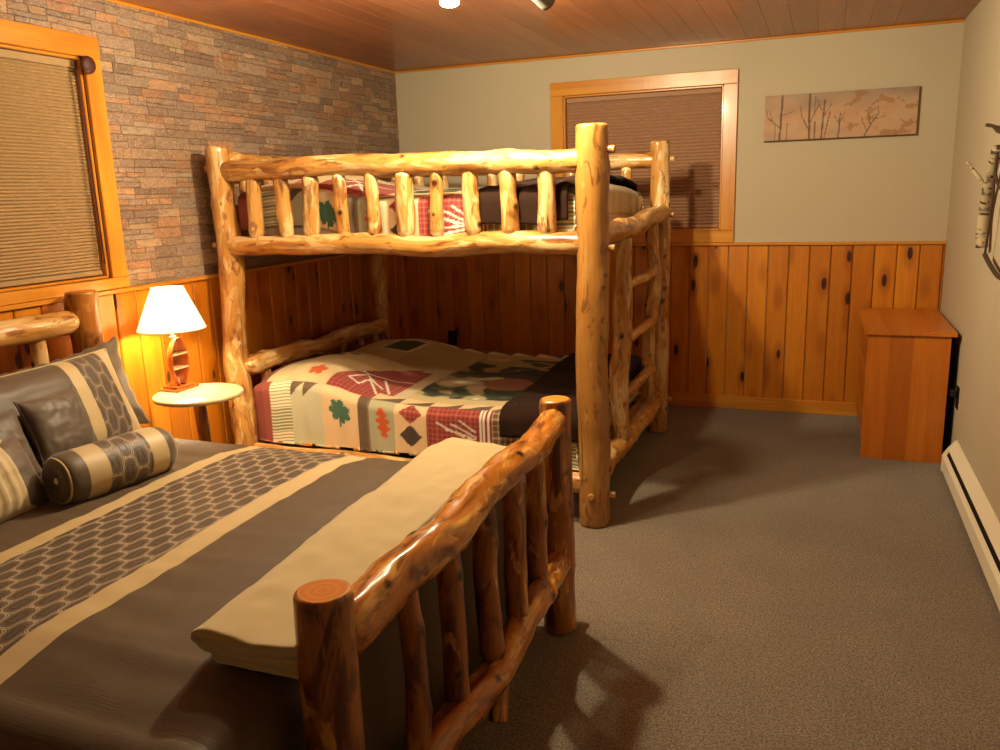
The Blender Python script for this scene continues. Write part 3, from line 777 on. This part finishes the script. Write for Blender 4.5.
for i in range(6):
    y = .94 + i * .215
    part('headboard_spindle', M_LOG, bd, (.142, y, .46), (.145, y, .99), .030, .029, seed=240 + i, kn=2, bend=.004, t0=.05, t1=.05, tr=.55, segs=18)
for y, s_ in ((.875, 1), (2.222, 2)):
    part('side_rail', M_AMB, bd, (.12, .72 if s_ == 1 else 2.255, .28), (FX + .0, y, .265), .046, .046, seed=250 + s_, kn=8, t0=.05, t1=.02, tr=.6)
pg = MB(); log(pg, (FX + .0, FYF + .03, .195), (FX + .005, FYF + .098, .195), .024, .024, 0, .06, kn=0, round1=.005); pg.build('rail_tenon', M_AMB, bd)
pg = MB(); log(pg, (FX + .03, 1.555, .10), (FX + .02, 1.62, .235), .026, .024, 0, .06, kn=0, round0=.008); pg.build('rail_tenon', M_AMB, bd)
mattress('mattress', (.215, .66, .30), (2.00, 2.095, .572), 'ivory mattress under the taupe banded bedspread')
SB = MB()
def zb(x, y):
    e = min(1, max(0, (y - .70) / .16)) * min(1, max(0, (2.08 - y) / .16))
    return .598 + .026 * e + .006 * nz(x * 2.5, y * 2.5, 3) + .0035 * nz(x * 4, y * 18, 3) + .003 * nz(x * 14, y * 5, 8)
n_u, n_v = 250, 250; X0, X1, Y0, Y1 = .24, 1.965, .690, 2.055; RB = .078; DN = .50; ids = []
for i in range(n_u + 1):
    s = i / n_u * (X1 - X0 + .50); px, dx = prof(s, X1 - X0, RB); row = []
    for j in range(n_v + 1):
        t = -DN + (Y1 - Y0 + 2 * DN) * j / n_v; py, dy = prof(t, Y1 - Y0, RB)
        x = X0 + px; y = Y0 + py; d = max(dx, dy); z = zb(min(x, X1), min(max(y, Y0), Y1)) - d; sg = 1 if t > 0 else -1
        if dy > RB * .4:
            k = min(1, dy / .15); y += sg * (k * (.050 * abs(nz(x * 6, 4.2, z * .8)) + .026 * nz(x * 15, 1.2, z * 1.4)) + .10 * dy * (1.0 if sg > 0 else .5))
            cf = max(0, min(1, (x - 1.70) / .35)) * k
            if sg > 0: x += cf * .075 * min(1, dy / .2); y += cf * .075 * min(1, dy / .25)
        row.append(SB.add((x, y, max(z, .12)), (X0 + s, Y0 + t, 0)))
    ids.append(row)
for i in range(n_u):
    for j in range(n_v): SB.face(ids[i][j], ids[i + 1][j], ids[i + 1][j + 1], ids[i][j + 1])
sb = SB.build('bedspread', M_SPREAD); solid(sb, .008)
tag(sb, 'taupe satin bedspread with beige bands and lattice pattern on the log bed', 'bedspread')

# ------------------------------------------------------------------ pillows
def cushion(mb, c, R, U, w, h, T, pw=3.2, pinch=.05, n=44, fl=0., scal=0., pleat=0, wrk=.004, seed=1, kback=1.):
    """w,h full sizes; fl: flat flange width outside the stuffed part; gc = (along R, along U, side)"""
    c, R, U = Vector(c), Vector(R).normalized(), Vector(U).normalized(); N = R.cross(U).normalized(); g = {}
    def pt(i, j, side):
        s, t = -1 + 2 * i / n, -1 + 2 * j / n
        es, et = math.sin(s * PI / 2), math.sin(t * PI / 2)          # denser near the rims
        a = max(0, 1 - abs(es) ** pw) * max(0, 1 - abs(et) ** pw)
        z = T / 2 * a ** .55
        pc_ = 1 - pinch * (1 - abs(et) ** 2) * abs(es) ** 3; pd = 1 - pinch * (1 - abs(es) ** 2) * abs(et) ** 3
        x = es * w / 2 * pc_; y = et * h / 2 * pd
        if fl:
            k = max(abs(es), abs(et)); ex = fl * max(0, (k - .86) / .14) ** 1.0; x += es * ex; y += et * ex
            if scal: sc = scal * max(0, (k - .9) / .1); x += es * sc * math.sin(y * 90); y += et * sc * math.sin(x * 90)
        z *= side * (kback if side < 0 else 1)
        if a > 0:
            z += side * wrk * a ** .5 * (nz(seed + es * 2, et * 2.5, side) + .6 * nz(seed + es * 6, et * 6, side))
            if pleat and side > 0 and abs(es) < .78: z += .007 * math.sin(x * pleat * 2 * PI) * a
        return mb.add(c + R * x + U * y + N * z, (x, y, side * .1))
    for side in (1, -1):
        for i in range(n + 1):
            for j in range(n + 1):
                if side == -1 and (i in (0, n) or j in (0, n)): g[(i, j, -1)] = g[(i, j, 1)]
                else: g[(i, j, side)] = pt(i, j, side)
        for i in range(n):
            for j in range(n):
                q = [g[(i, j, side)], g[(i + 1, j, side)], g[(i + 1, j + 1, side)], g[(i, j + 1, side)]]
                mb.face(*(q if side > 0 else q[::-1]))
    def rim(n2=40, ins=1.0):
        out = []
        for k in range(4):
            for q in range(n2):
                i = int(round(q / n2 * n)); ij = [(i, 0), (n, i), (n - i, n), (0, n - i)][k]; p = Vector(mb.v[g[ij + (1,)]])
                if not out or (out[-1] - p).length > .004: out.append(p)
        return out + [out[0]]
    return rim
RY = (0, 1, 0)
def pillow(name, label, mat, c, U, w, h, T, R=RY, piping=None, group='pillows on the log bed', cat='pillow', **k):
    e = empty(name, c, label, cat, group); mb = MB(); rim = cushion(mb, c, R, U, w, h, T, **k); mb.build('cushion', mat, e)
    if piping: p = MB(); tube(p, rim(), .0035, 8, cap=False); p.build('piping', piping, e)
    return e
pillow('pillow_sham', 'taupe textured pillow sham with scalloped edge behind the striped sham', M_SHAM0, (.285, 1.995, .728), (-.30, -.05, 1), .56, .31, .13, fl=.030, scal=.004, seed=4, R=(.02, 1, .07), pinch=.12)
pillow('pillow_sham', 'large taupe pillow sham with two beige stripes and lattice panel', M_SHAM1, (.435, 1.785, .745), (-.42, 0, 1), .70, .36, .15, seed=8, piping=M_FLEECE, wrk=.006, R=(-.06, 1, 0))
def satin(c, label, U, R, seed):
    e = pillow('throw_pillow', label, M_SATIN, c, U, .235, .225, .09, R=R, seed=seed, wrk=.006, pinch=.10, piping=M_SATIN)
    return e
satin((.580, 1.690, .752), 'small square taupe satin pillow leaning on the striped sham', (-.42, 0, 1), (-.08, 1, .02), 12)
satin((.595, 1.440, .738), 'small taupe satin pillow behind the cream pleated pillow', (-.42, 0, 1), (.06, 1, -.02), 19)
pl = pillow('throw_pillow', 'cream pleated throw pillow with taupe sides beside the bolster', M_SATIN, (.790, 1.255, .708), (-.55, 0, 1), .34, .22, .12, R=(-.1, 1, 0), seed=23)
pm = MB(); cushion(pm, (.797, 1.238, .711), (-.1, 1, 0), (-.55, 0, 1), .27, .222, .136, pleat=28, seed=23, pw=2.6); pm.build('pleated_panel', M_PLEAT, pl)
# bolster
b0, b1_ = Vector((.892, 1.400, .690)), Vector((.950, 1.748, .688)); bv = (b1_ - b0); bl_ = bv.length
be = empty('bolster_pillow', (b0 + b1_) / 2, 'round bolster pillow with two beige bands lying before the shams', 'pillow', 'pillows on the log bed')
bm_ = MB(); d_, a_, c_ = frame(bv); rows = []; segs = 48; N_ = 60; mid = (b0 + b1_) / 2
for i in range(N_ + 1):
    z = -bl_ / 2 + bl_ * i / N_; e = min(1, (bl_ / 2 - abs(z)) / .030); r = .077 * (.86 + .14 * math.sqrt(1 - (1 - e) ** 2)) * (1 + .02 * math.cos(z * 14))
    if z > bl_ / 2 - .05: r *= 1 - .10 * ((z - bl_ / 2 + .05) / .05) ** 2
    row = []
    for j in range(segs):
        th = 2 * PI * j / segs; rr_ = r * (1 + .020 * nz(z * 12, math.cos(th) * 1.5, math.sin(th) * 1.5)); q = mid + d_ * z + a_ * (rr_ * math.cos(th)) + c_ * (rr_ * math.sin(th))
        row.append(bm_.add((q.x, q.y, max(q.z, .621)), (z, th * .077, .1)))
    rows.append(row)
for A, B in zip(rows, rows[1:]):
    for j in range(segs): bm_.face(A[j], A[(j + 1) % segs], B[(j + 1) % segs], B[j])
bm_.build('cover', M_BOLST, be)
for sgn, row, nm in ((-1, rows[0], 'end'), (1, rows[-1], 'end')):
    em = MB(); base = Vector(b0 if sgn < 0 else b1_); rr2 = [Vector(bm_.v[q]) for q in row]; rings_ = []
    for q, dz in ((1, 0), (.92, .010), (.7, .013), (.4, .008), (.15, .001)):
        rings_.append([em.add(base + (p - base) * q + d_ * (sgn * (dz + .004 * math.cos(j * 2 * PI / 3) * (1 - q) * q * 2))) for j, p in enumerate(rr2)])
    cc = em.add(base)
    for A, B in zip(rings_, rings_[1:]):
        for j in range(segs):
            f_ = (A[j], A[(j + 1) % segs], B[(j + 1) % segs], B[j]); em.face(*(f_ if sgn > 0 else f_[::-1]))
    for j in range(segs):
        f_ = (rings_[-1][j], rings_[-1][(j + 1) % segs], cc); em.face(*(f_ if sgn > 0 else f_[::-1]))
    em.build('end_cap', M_SATIN, be)
    pp = MB(); tube(pp, rr2 + [rr2[0]], .0035, 8, cap=False); pp.build('piping', M_FLEECE, be)
    bt = MB(); lathe(bt, [(0, -.002), (.009, 0), (.011, .003), (.008, .006), (0, .007)], base + d_ * (sgn * .001), d_ * sgn, 16); bt.build('button', M_BTN, be)

# ------------------------------------------------------------------ folded cream throw along the footboard
th_ = MB()
def fold(mb, x0, x1, y0, y1, zb_, layers, t=.016, seed=1):
    """a blanket folded in layers: one closed winding section swept along y"""
    R = t * .5; sec = []
    for k in range(layers):                                     # snake of layers, bottom to top
        xa, xb = (x0, x1) if k % 2 == 0 else (x1, x0)
        for q in range(25): sec.append((xa + (xb - xa) * q / 24, k * t))
        if k < layers - 1:
            sx = 1 if xb > xa else -1
            for q in range(1, 6): a = -PI / 2 + PI * q / 6; sec.append((xb + sx * (R * 1.7) * math.cos(a), k * t + R + R * math.sin(a)))
    outer = []
    n = len(sec)
    for i, (x, z) in enumerate(sec):
        p, q = sec[max(i - 1, 0)], sec[min(i + 1, n - 1)]; tx, tz = q[0] - p[0], q[1] - p[1]; L = math.hypot(tx, tz) or 1
        outer.append((-tz / L, tx / L))
    loop = [(x + nx_ * t * .47, z + nz_ * t * .47) for (x, z), (nx_, nz_) in zip(sec, outer)] + [(x - nx_ * t * .47, z - nz_ * t * .47) for (x, z), (nx_, nz_) in reversed(list(zip(sec, outer)))]
    M_ = 110; rows = []
    for i in range(M_ + 1):
        v = i / M_; y = y0 + (y1 - y0) * v; row = []
        for x, z in loop:
            cx = (x - (x0 + x1) / 2); e = min(v, 1 - v)
            fr = z / (t * layers)
            xx = x + .014 * nz(y * 2.2, seed, fr) - .085 * (v - .5) + .0125; lift = .012 * nz(x * 7, y * 5, seed) * fr + .006 * nz(x * 20, y * 14, seed) * fr
            under = zb(min(xx, 1.99), min(max(y, .8), 2.06))
            yy = y + .012 * nz(x * 9, z * 60, 3) * (1 if v < .04 or v > .96 else 0) + (-.02 * (fr) if v < .02 else 0)
            drop = max(0, .90 - y) * .10
            row.append(mb.add((xx, yy, under + .006 + t * .5 + z * 1.0 + lift * (1 - .6 * (abs(cx) > (x1 - x0) * .46)) - drop * .0)))
        rows.append(row)
    m2 = len(loop)
    for A, B in zip(rows, rows[1:]):
        for j in range(m2): mb.face(A[j], B[j], B[(j + 1) % m2], A[(j + 1) % m2])
    for row, fl_ in ((rows[0], 1), (rows[-1], 0)):
        for k in range(n - 1):
            q = (row[k], row[k + 1], row[m2 - 2 - k], row[m2 - 1 - k]); mb.face(*(q if fl_ else q[::-1]))
fold(th_, 1.822, 2.030, .855, 2.085, 0, 3, .025, 2)
th_ = th_.build('folded_blanket', M_FLEECE); tag(th_, 'cream fleece blanket folded in a long strip on the bed by the footboard', 'blanket')

# ------------------------------------------------------------------ bedside table and canoe lamp
TC = (.382, 2.560); TZ = .640
ta = empty('bedside_table', (TC[0], TC[1], 0), 'small round pale wood bedside table between the bed and the bunk', 'table')
tp = MB(); lathe(tp, [(.172, -.022), (.184, -.018), (.188, -.010), (.188, -.004), (.184, 0.), (.05, 0.), (0, 0)], (TC[0], TC[1], TZ), (0, 0, 1), 64); tp.build('tabletop', M_TABLE, ta)
part('pedestal', M_AMB, ta, (TC[0], TC[1], .03), (TC[0], TC[1], TZ - .018), .028, .026, seed=300, kn=3, segs=18)
fb = MB(); lathe(fb, [(.150, 0), (.156, .006), (.156, .022), (.145, .030), (.04, .034), (0, .034)], (TC[0], TC[1], .0), (0, 0, 1), 48); fb.build('foot_base', M_TABLE, ta)
lz = TZ
le = empty('table_lamp', (LAMP[0], LAMP[1], lz), 'lit table lamp with white cone shade and canoe-shaped wooden base', 'lamp')
lx, ly = LAMP
bb = MB(); box(bb, (lx - .050, ly - .070, lz + .0005), (lx + .055, ly + .070, lz + .010), 1, .3); box(bb, (lx - .040, ly - .052, lz + .010), (lx + .045, ly + .048, lz + .021), 1, .1); bb.build('base', M_RED, le)
hz0, hz1 = lz + .021, lz + .228
def hull_w(t): return .055 * math.sin(PI * (.07 + .86 * t)) ** .75
hm = MB(); nt_, nc = 30, 18; rows = []
for inner in (0, 1):
    for i in range(nt_ + 1):
        t = i / nt_; w_ = hull_w(t) - (.0055 if inner else 0); dp = (.062 * math.sin(PI * (.10 + .80 * t)) ** .6) - (.006 if inner else 0); row = []
        for j in range(nc + 1):
            a = PI * j / nc; row.append(hm.add((lx + .030 - dp * math.sin(a), ly + w_ * math.cos(a) * (1), hz0 + (hz1 - hz0) * t), (w_ * math.cos(a), dp * math.sin(a), t * .2), inner * .8))
        rows.append(row)
K = nt_ + 1
for i in range(nt_):
    for j in range(nc):
        hm.face(rows[i][j], rows[i][j + 1], rows[i + 1][j + 1], rows[i + 1][j]); hm.face(rows[K + i][j], rows[K + i + 1][j], rows[K + i + 1][j + 1], rows[K + i][j + 1])
    for j in (0, nc):
        q = (rows[i][j], rows[i + 1][j], rows[K + i + 1][j], rows[K + i][j]); hm.face(*(q if j == 0 else q[::-1]), smooth=False)
for i in (0, nt_):
    for j in range(nc): q = (rows[i][j], rows[i][j + 1], rows[K + i][j + 1], rows[K + i][j]); hm.face(*(q if i else q[::-1]))
for i in (0, nt_): hm.face(*(rows[i] if i else rows[i][::-1]))
hm.build('canoe_body', M_RED, le)
for t in (.36, .66):
    sh = MB(); w_ = hull_w(t) - .005; dp = .062 * math.sin(PI * (.10 + .80 * t)) ** .6 - .006; zz = hz0 + (hz1 - hz0) * t; up = []; dn = []
    for j in range(nc + 1):
        a = PI * j / nc; x, y = lx + .031 - dp * math.sin(a), ly + w_ * math.cos(a); up.append(sh.add((x, y, zz + .003))); dn.append(sh.add((x, y, zz - .003)))
    sh.face(*up, smooth=False); sh.face(*dn[::-1], smooth=False)
    for j in range(nc + 1): k2 = (j + 1) % (nc + 1); sh.face(up[j], dn[j], dn[k2], up[k2], smooth=False)
    sh.build('shelf', M_TABLE, le)
nk = MB(); lathe(nk, [(.016, 0), (.018, .006), (.008, .012), (.007, .035), (.015, .040), (.017, .048), (.017, .075), (.012, .080)], (lx, ly, hz1), (0, 0, 1), 24); nk.build('socket', M_STEEL, le)
bu = MB(); lathe(bu, [(.012, 0), (.014, .015), (.024, .035), (.029, .055), (.026, .073), (.014, .086), (0, .089)], (lx, ly, hz1 + .078), (0, 0, 1), 24); bu.build('bulb', M_BULB, le)
z_s0, z_s1 = .908, 1.088
sd = MB(); lathe(sd, [(.142, z_s0), (.142, z_s0 + .003), (.068, z_s1 - .003), (.068, z_s1), (.0665, z_s1), (.0665, z_s1 - .003), (.1405, z_s0 + .003), (.1405, z_s0), (.142, z_s0)], (lx, ly, 0), (0, 0, 1), 72, cap=False)
shd = sd.build('lamp_shade', M_SHADE, le)
for rr_, zz in ((.142, z_s0), (.068, z_s1)):
    rg = MB(); tube(rg, [(lx + rr_ * math.cos(a * PI / 24), ly + rr_ * math.sin(a * PI / 24), zz) for a in range(49)], .0022, 6, cap=False)
    rg.build('shade_trim', M_SHEET, le)
sp = MB()
for k in range(3): a = k * 2 * PI / 3; tube(sp, [(lx, ly, z_s1 - .02), (lx + .067 * math.cos(a), ly + .067 * math.sin(a), z_s1 - .005)], .0018, 6)
tube(sp, smooth_path([(lx, ly, hz1 + .07), (lx + .036, ly, hz1 + .10), (lx + .036, ly, hz1 + .15), (lx, ly, z_s1 - .015), (lx - .036, ly, hz1 + .15), (lx - .036, ly, hz1 + .10), (lx, ly, hz1 + .07)]), .0018, 6)
sp.build('shade_harp', M_STEEL, le)

# ------------------------------------------------------------------ pine chest in the corner
CX0, CX1, CY0, CY1, CZ = 3.118, 3.503, 4.41, 5.235, .690
ce = empty('pine_chest', ((CX0 + CX1) / 2, (CY0 + CY1) / 2, 0), 'honey pine cabinet standing in the far corner by the right wall', 'cabinet')
c1 = MB(); rr = random.Random(5); e_ = [CX0, CX0 + .105, CX0 + .215, CX0 + .30, CX1]
for i in range(4): box(c1, (e_[i], CY0, .0), (e_[i + 1], CY0 + .02, CZ - .022), 2, (.1, 1., .0, .6)[i], .0006)
c1.build('side_panel', M_CAB, ce)
c1 = MB(); box(c1, (CX0 + .018, CY1 - .02, 0), (CX1, CY1, CZ - .022), 2, .3); c1.build('side_panel', M_CAB, ce)
c1 = MB(); box(c1, (CX0 + .018, CY0 + .021, .05), (CX1 - .012, CY1 - .021, CZ - .024), 1, .4); c1.build('carcass', M_CAB, ce)
c1 = MB(); box(c1, (CX1 - .011, CY0 + .021, 0), (CX1 + .003, CY1 - .021, CZ - .024), 2); c1.build('back_panel', M_BLACK, ce)
c1 = MB()
for i in range(4): box(c1, (CX0 - .020 + i * .107, CY0 - .018, CZ - .021), (CX0 - .020 + (i + 1) * .107, CY1 + .006, CZ), 1, (.1, .3, .15, .25)[i], .0006)
c1.build('top', M_CAB, ce)
for k in range(3):
    z0_ = .065 + k * .199; dm = MB(); box(dm, (CX0, CY0 + .026, z0_), (CX0 + .0175, CY1 - .026, z0_ + .190), 1, .1 + .2 * k); dr_ = dm.build('drawer_front', M_CAB, ce)

# ------------------------------------------------------------------ electric baseboard heater
hy0, hy1 = 1.2, 4.262
he = empty('baseboard_heater', (W - .03, (hy0 + hy1) / 2, 0), 'long cream metal baseboard heater along the right wall', 'heater')
def extr(mb, sec, y0, y1, cap=True):
    A = [mb.add((x, y0, z)) for x, z in sec]; B = [mb.add((x, y1, z)) for x, z in sec]; n = len(sec)
    for i in range(n): mb.face(A[i], A[(i + 1) % n], B[(i + 1) % n], B[i], smooth=False)
    if cap: mb.face(*A[::-1], smooth=False); mb.face(*B, smooth=False)
    return mb
xw = W - .001
h1 = MB(); extr(h1, [(xw - .062, .022), (xw - .060, .022), (xw - .060, .088), (xw - .049, .108), (xw - .050, .110), (xw - .0625, .090)], hy0, hy1 - .03); h1.build('front_panel', M_WHITE, he)
h1 = MB(); extr(h1, [(xw - .040, .126), (xw - .008, .168), (xw, .170), (xw, .016), (xw - .004, .016), (xw - .004, .164), (xw - .010, .164), (xw - .039, .124)], hy0, hy1 - .03); h1.build('back_panel', M_WHITE, he)
h1 = MB(); extr(h1, [(xw - .058, .026), (xw - .006, .026), (xw - .006, .120), (xw - .036, .120), (xw - .055, .088)], hy0 + .01, hy1 - .035); h1.build('heating_fins', M_DARKIN, he)
for ya, yb in ((hy1 - .032, hy1), (hy0 - .03, hy0)):
    h1 = MB(); extr(h1, [(xw - .064, .016), (xw, .016), (xw, .172), (xw - .010, .172), (xw - .044, .128), (xw - .064, .092)], ya, yb); h1.build('end_cap', M_WHITE, he)
# ------------------------------------------------------------------ wall outlets
def outlet(c, n, label):
    c = Vector(c); n = Vector(n); e = empty('wall_outlet', c, label, 'outlet'); up = Vector((0, 0, 1)); a = up.cross(n)
    def bx3(mb, u0, u1, v0, v1, d0, d1):
        P = [c + a * u + up * v + n * d for u in (u0, u1) for v in (v0, v1) for d in (d0, d1)]
        lo = [min(p[i] for p in P) for i in range(3)]; hi = [max(p[i] for p in P) for i in range(3)]; box(mb, lo, hi, 2, 0, .0015)
    p = MB(); bx3(p, -.035, .035, -.057, .057, 0, .005); p.build('cover_plate', M_BLACK, e)
    for v in (-.02, .02): r = MB(); bx3(r, -.016, .016, v - .014, v + .014, .005, .008); r.build('receptacle', M_DARKIN, e)
    return e
outlet((.359, D - .0145, .403), (0, -1, 0), 'black wall outlet in the pine boards seen under the upper bunk')
o2 = outlet((W - .0005, 4.375, .365), (-1, 0, 0), 'black wall outlet with plug on the right wall beside the cabinet')
pgm = MB(); box(pgm, (W - .036, 4.357, .37), (W - .009, 4.393, .402), 2, 0, .004); pgm.build('plug', M_BLACK, o2)

# ------------------------------------------------------------------ long canvas of bare trees on the back wall
def paint(u, v):
    """u 0..0.845, v 0..0.268"""
    a = nz(u * 7, v * 9, 1.) * .5 + nz(u * 20, v * 24, 5.) * .35
    top = max(0, (v - .16) / .11)
    c = [186, 158, 126]
    c = [c[i] + (x - c[i]) * max(0, min(1, .5 + a)) for i, x in enumerate((190, 138, 104))]
    c = [c[i] + (x - c[i]) * max(0, min(.75, top * .7 + nz(u * 5, v * 14, 3) * .5)) for i, x in enumerate((138, 118, 106))]
    if u > .45 and nz(u * 16, v * 22, 21.) + .4 * nz(u * 50, v * 60, 3) > .22: c = [c[i] + (x - c[i]) * .6 for i, x in enumerate((150, 104, 66))]
    def L(x0, y0, x1, y1, w, k=.8, col=(94, 72, 58)):
        nonlocal c
        vx, vy = x1 - x0, y1 - y0; q = max(0, min(1, ((u - x0) * vx + (v - y0) * vy) / (vx * vx + vy * vy))); d = math.hypot(u - x0 - vx * q, v - y0 - vy * q) + .0012 * nz(u * 60, v * 60, 2)
        if d < w: c = [c[i] + (x - c[i]) * k for i, x in enumerate(col)]
    for x, y1, lean, w in ((.092, .262, .010, .0055), (.132, .10, .002, .003), (.262, .262, -.006, .006), (.290, .10, .002, .004), (.330, .22, .012, .005), (.345, .16, .03, .003), (.425, .14, .006, .004), (.065, .10, .0, .003)):
        L(x, 0, x + lean, y1, w)
    for s_ in ((.262, .05, .215, .14, .003), (.215, .14, .205, .2, .002), (.262, .1, .31, .2, .0025), (.09, .08, .02, .14, .0028), (.02, .14, .01, .19, .002), (.045, .12, .03, .18, .002), (.1, .15, .17, .17, .002), (.34, .13, .38, .2, .002), (.33, .16, .30, .23, .002), (.285, .15, .29, .25, .002),
               (.565, .0, .60, .07, .004), (.60, .07, .585, .13, .0025), (.60, .07, .64, .13, .0025), (.64, .13, .635, .17, .002), (.58, .04, .55, .10, .002), (.62, .1, .68, .115, .002), (.43, .08, .40, .13, .002), (.43, .09, .455, .15, .002)): L(*s_)
    if v < .006: c = [90, 60, 40]
    return lin(tuple(max(0, min(255, q)) for q in c))
ar = empty('wall_canvas', (2.927, D - .014, 1.826), 'long narrow canvas painting of bare autumn trees on the back wall', 'painting')
PX0, PX1, PZ0, PZ1 = 2.508, 3.345, 1.694, 1.962
cm = MB(); nu, nv = 210, 68; ids = [[cm.add((PX0 + (PX1 - PX0) * i / nu, D - .027, PZ0 + (PZ1 - PZ0) * j / nv), col=paint(.845 * i / nu, .268 * j / nv)) for j in range(nv + 1)] for i in range(nu + 1)]
for i in range(nu):
    for j in range(nv): cm.face(ids[i][j], ids[i + 1][j], ids[i + 1][j + 1], ids[i][j + 1], smooth=False)
cm.build('painted_front', M_CANVAS, ar)
cm = MB(); box(cm, (PX0, D - .0268, PZ0), (PX1, D - .0005, PZ1), 0, 0, .0005); cm.build('wrapped_edge', plain('canvas_edge', (104, 70, 44), .7, bump=200), ar)

# ------------------------------------------------------------------ birch-and-twig hanging on the right wall
bi = empty('birch_wall_hanging', (W - .04, 3.35, 1.40), 'birch stick and dark twig wall hanging on the right wall', 'wall decoration')
XH = W - .035
def P3(y, z, d=0): return (XH - d, y, z)
b_ = MB(); tube(b_, smooth_path([P3(3.885, 1.15), P3(3.900, 1.23, .004), P3(3.905, 1.31), P3(3.84, 1.42, .003), P3(3.745, 1.56)]), .0245, 14, .020); b_.build('birch_stick', M_BIRCH, bi)
b_ = MB(); tube(b_, smooth_path([P3(3.90, 1.36), P3(3.90, 1.42, .02), P3(3.93, 1.47, .05), P3(3.96, 1.51, .074)]), .013, 10, .006); b_.build('branch', M_BIRCH, bi)
for pts, r in (([P3(3.735, 1.57), P3(3.745, 1.45), P3(3.765, 1.25), P3(3.80, 1.124)], .006), ([P3(3.80, 1.124), P3(3.62, 1.087), P3(3.44, 1.066), P3(3.2, 1.08)], .010), ([P3(4.04, 1.665), P3(3.88, 1.65), P3(3.73, 1.62), P3(3.5, 1.63), P3(3.2, 1.58)], .008), ([P3(3.2, 1.08), P3(3.12, 1.25), P3(3.14, 1.45), P3(3.2, 1.58)], .008), ([P3(3.74, 1.46), P3(3.62, 1.40), P3(3.45, 1.43)], .006)):
    b_ = MB(); tube(b_, smooth_path(pts), r, 8, r * .8); b_.build('twig', M_TWIG, bi)

# ------------------------------------------------------------------ ceiling track light
tr_ = empty('ceiling_track_light', (1.60, 2.42, H), 'grey ceiling spotlight fixture with swivelling heads above the bunk', 'ceiling light')
t_ = MB(); A_ = Vector((1.38, 1.98, H - .014)); B_ = Vector((1.80, 2.86, H - .014)); tube(t_, [A_, B_], .013, 12); t_.build('track', M_GREY, tr_)
t_ = MB(); lathe(t_, [(.06, -.03), (.064, -.024), (.064, 0)], ((A_.x + B_.x) / 2, (A_.y + B_.y) / 2, H), (0, 0, 1), 32); t_.build('canopy', M_GREY, tr_)
def head(p, d, lit):
    p = Vector(p); d = Vector(d).normalized(); s_ = MB(); top = Vector((p.x, p.y, H - .02)); tube(s_, [top, p - d * .03], .006, 8); sm_ = s_.build('stem', M_GREY, tr_)
    h = MB(); lathe(h, [(.0, -.050), (.014, -.048), (.026, -.036), (.031, -.018), (.034, .02), (.036, .040), (.033, .040), (.031, .022), (.0, .018)], p, d, 28, cap=False); ho = h.build('spot_head', M_GREY, tr_)
    b = MB(); lathe(b, [(.0, .021), (.030, .0215), (.030, .030), (.018, .036), (0, .037)], p, d, 24, cap=False)
    off = Vector(tr_.location); b.v = [tuple(Vector(q) - off) for q in b.v]; bo = b.build('lamp_face', M_FACE if lit else M_GREY); bo.parent = ho
for p, e, lit in SPOTS: head((p[0], p[1], p[2] + .035), (.12, -.25, -1), True)
head((1.895, 2.795, 2.122), (.25, .8, -.24), True)
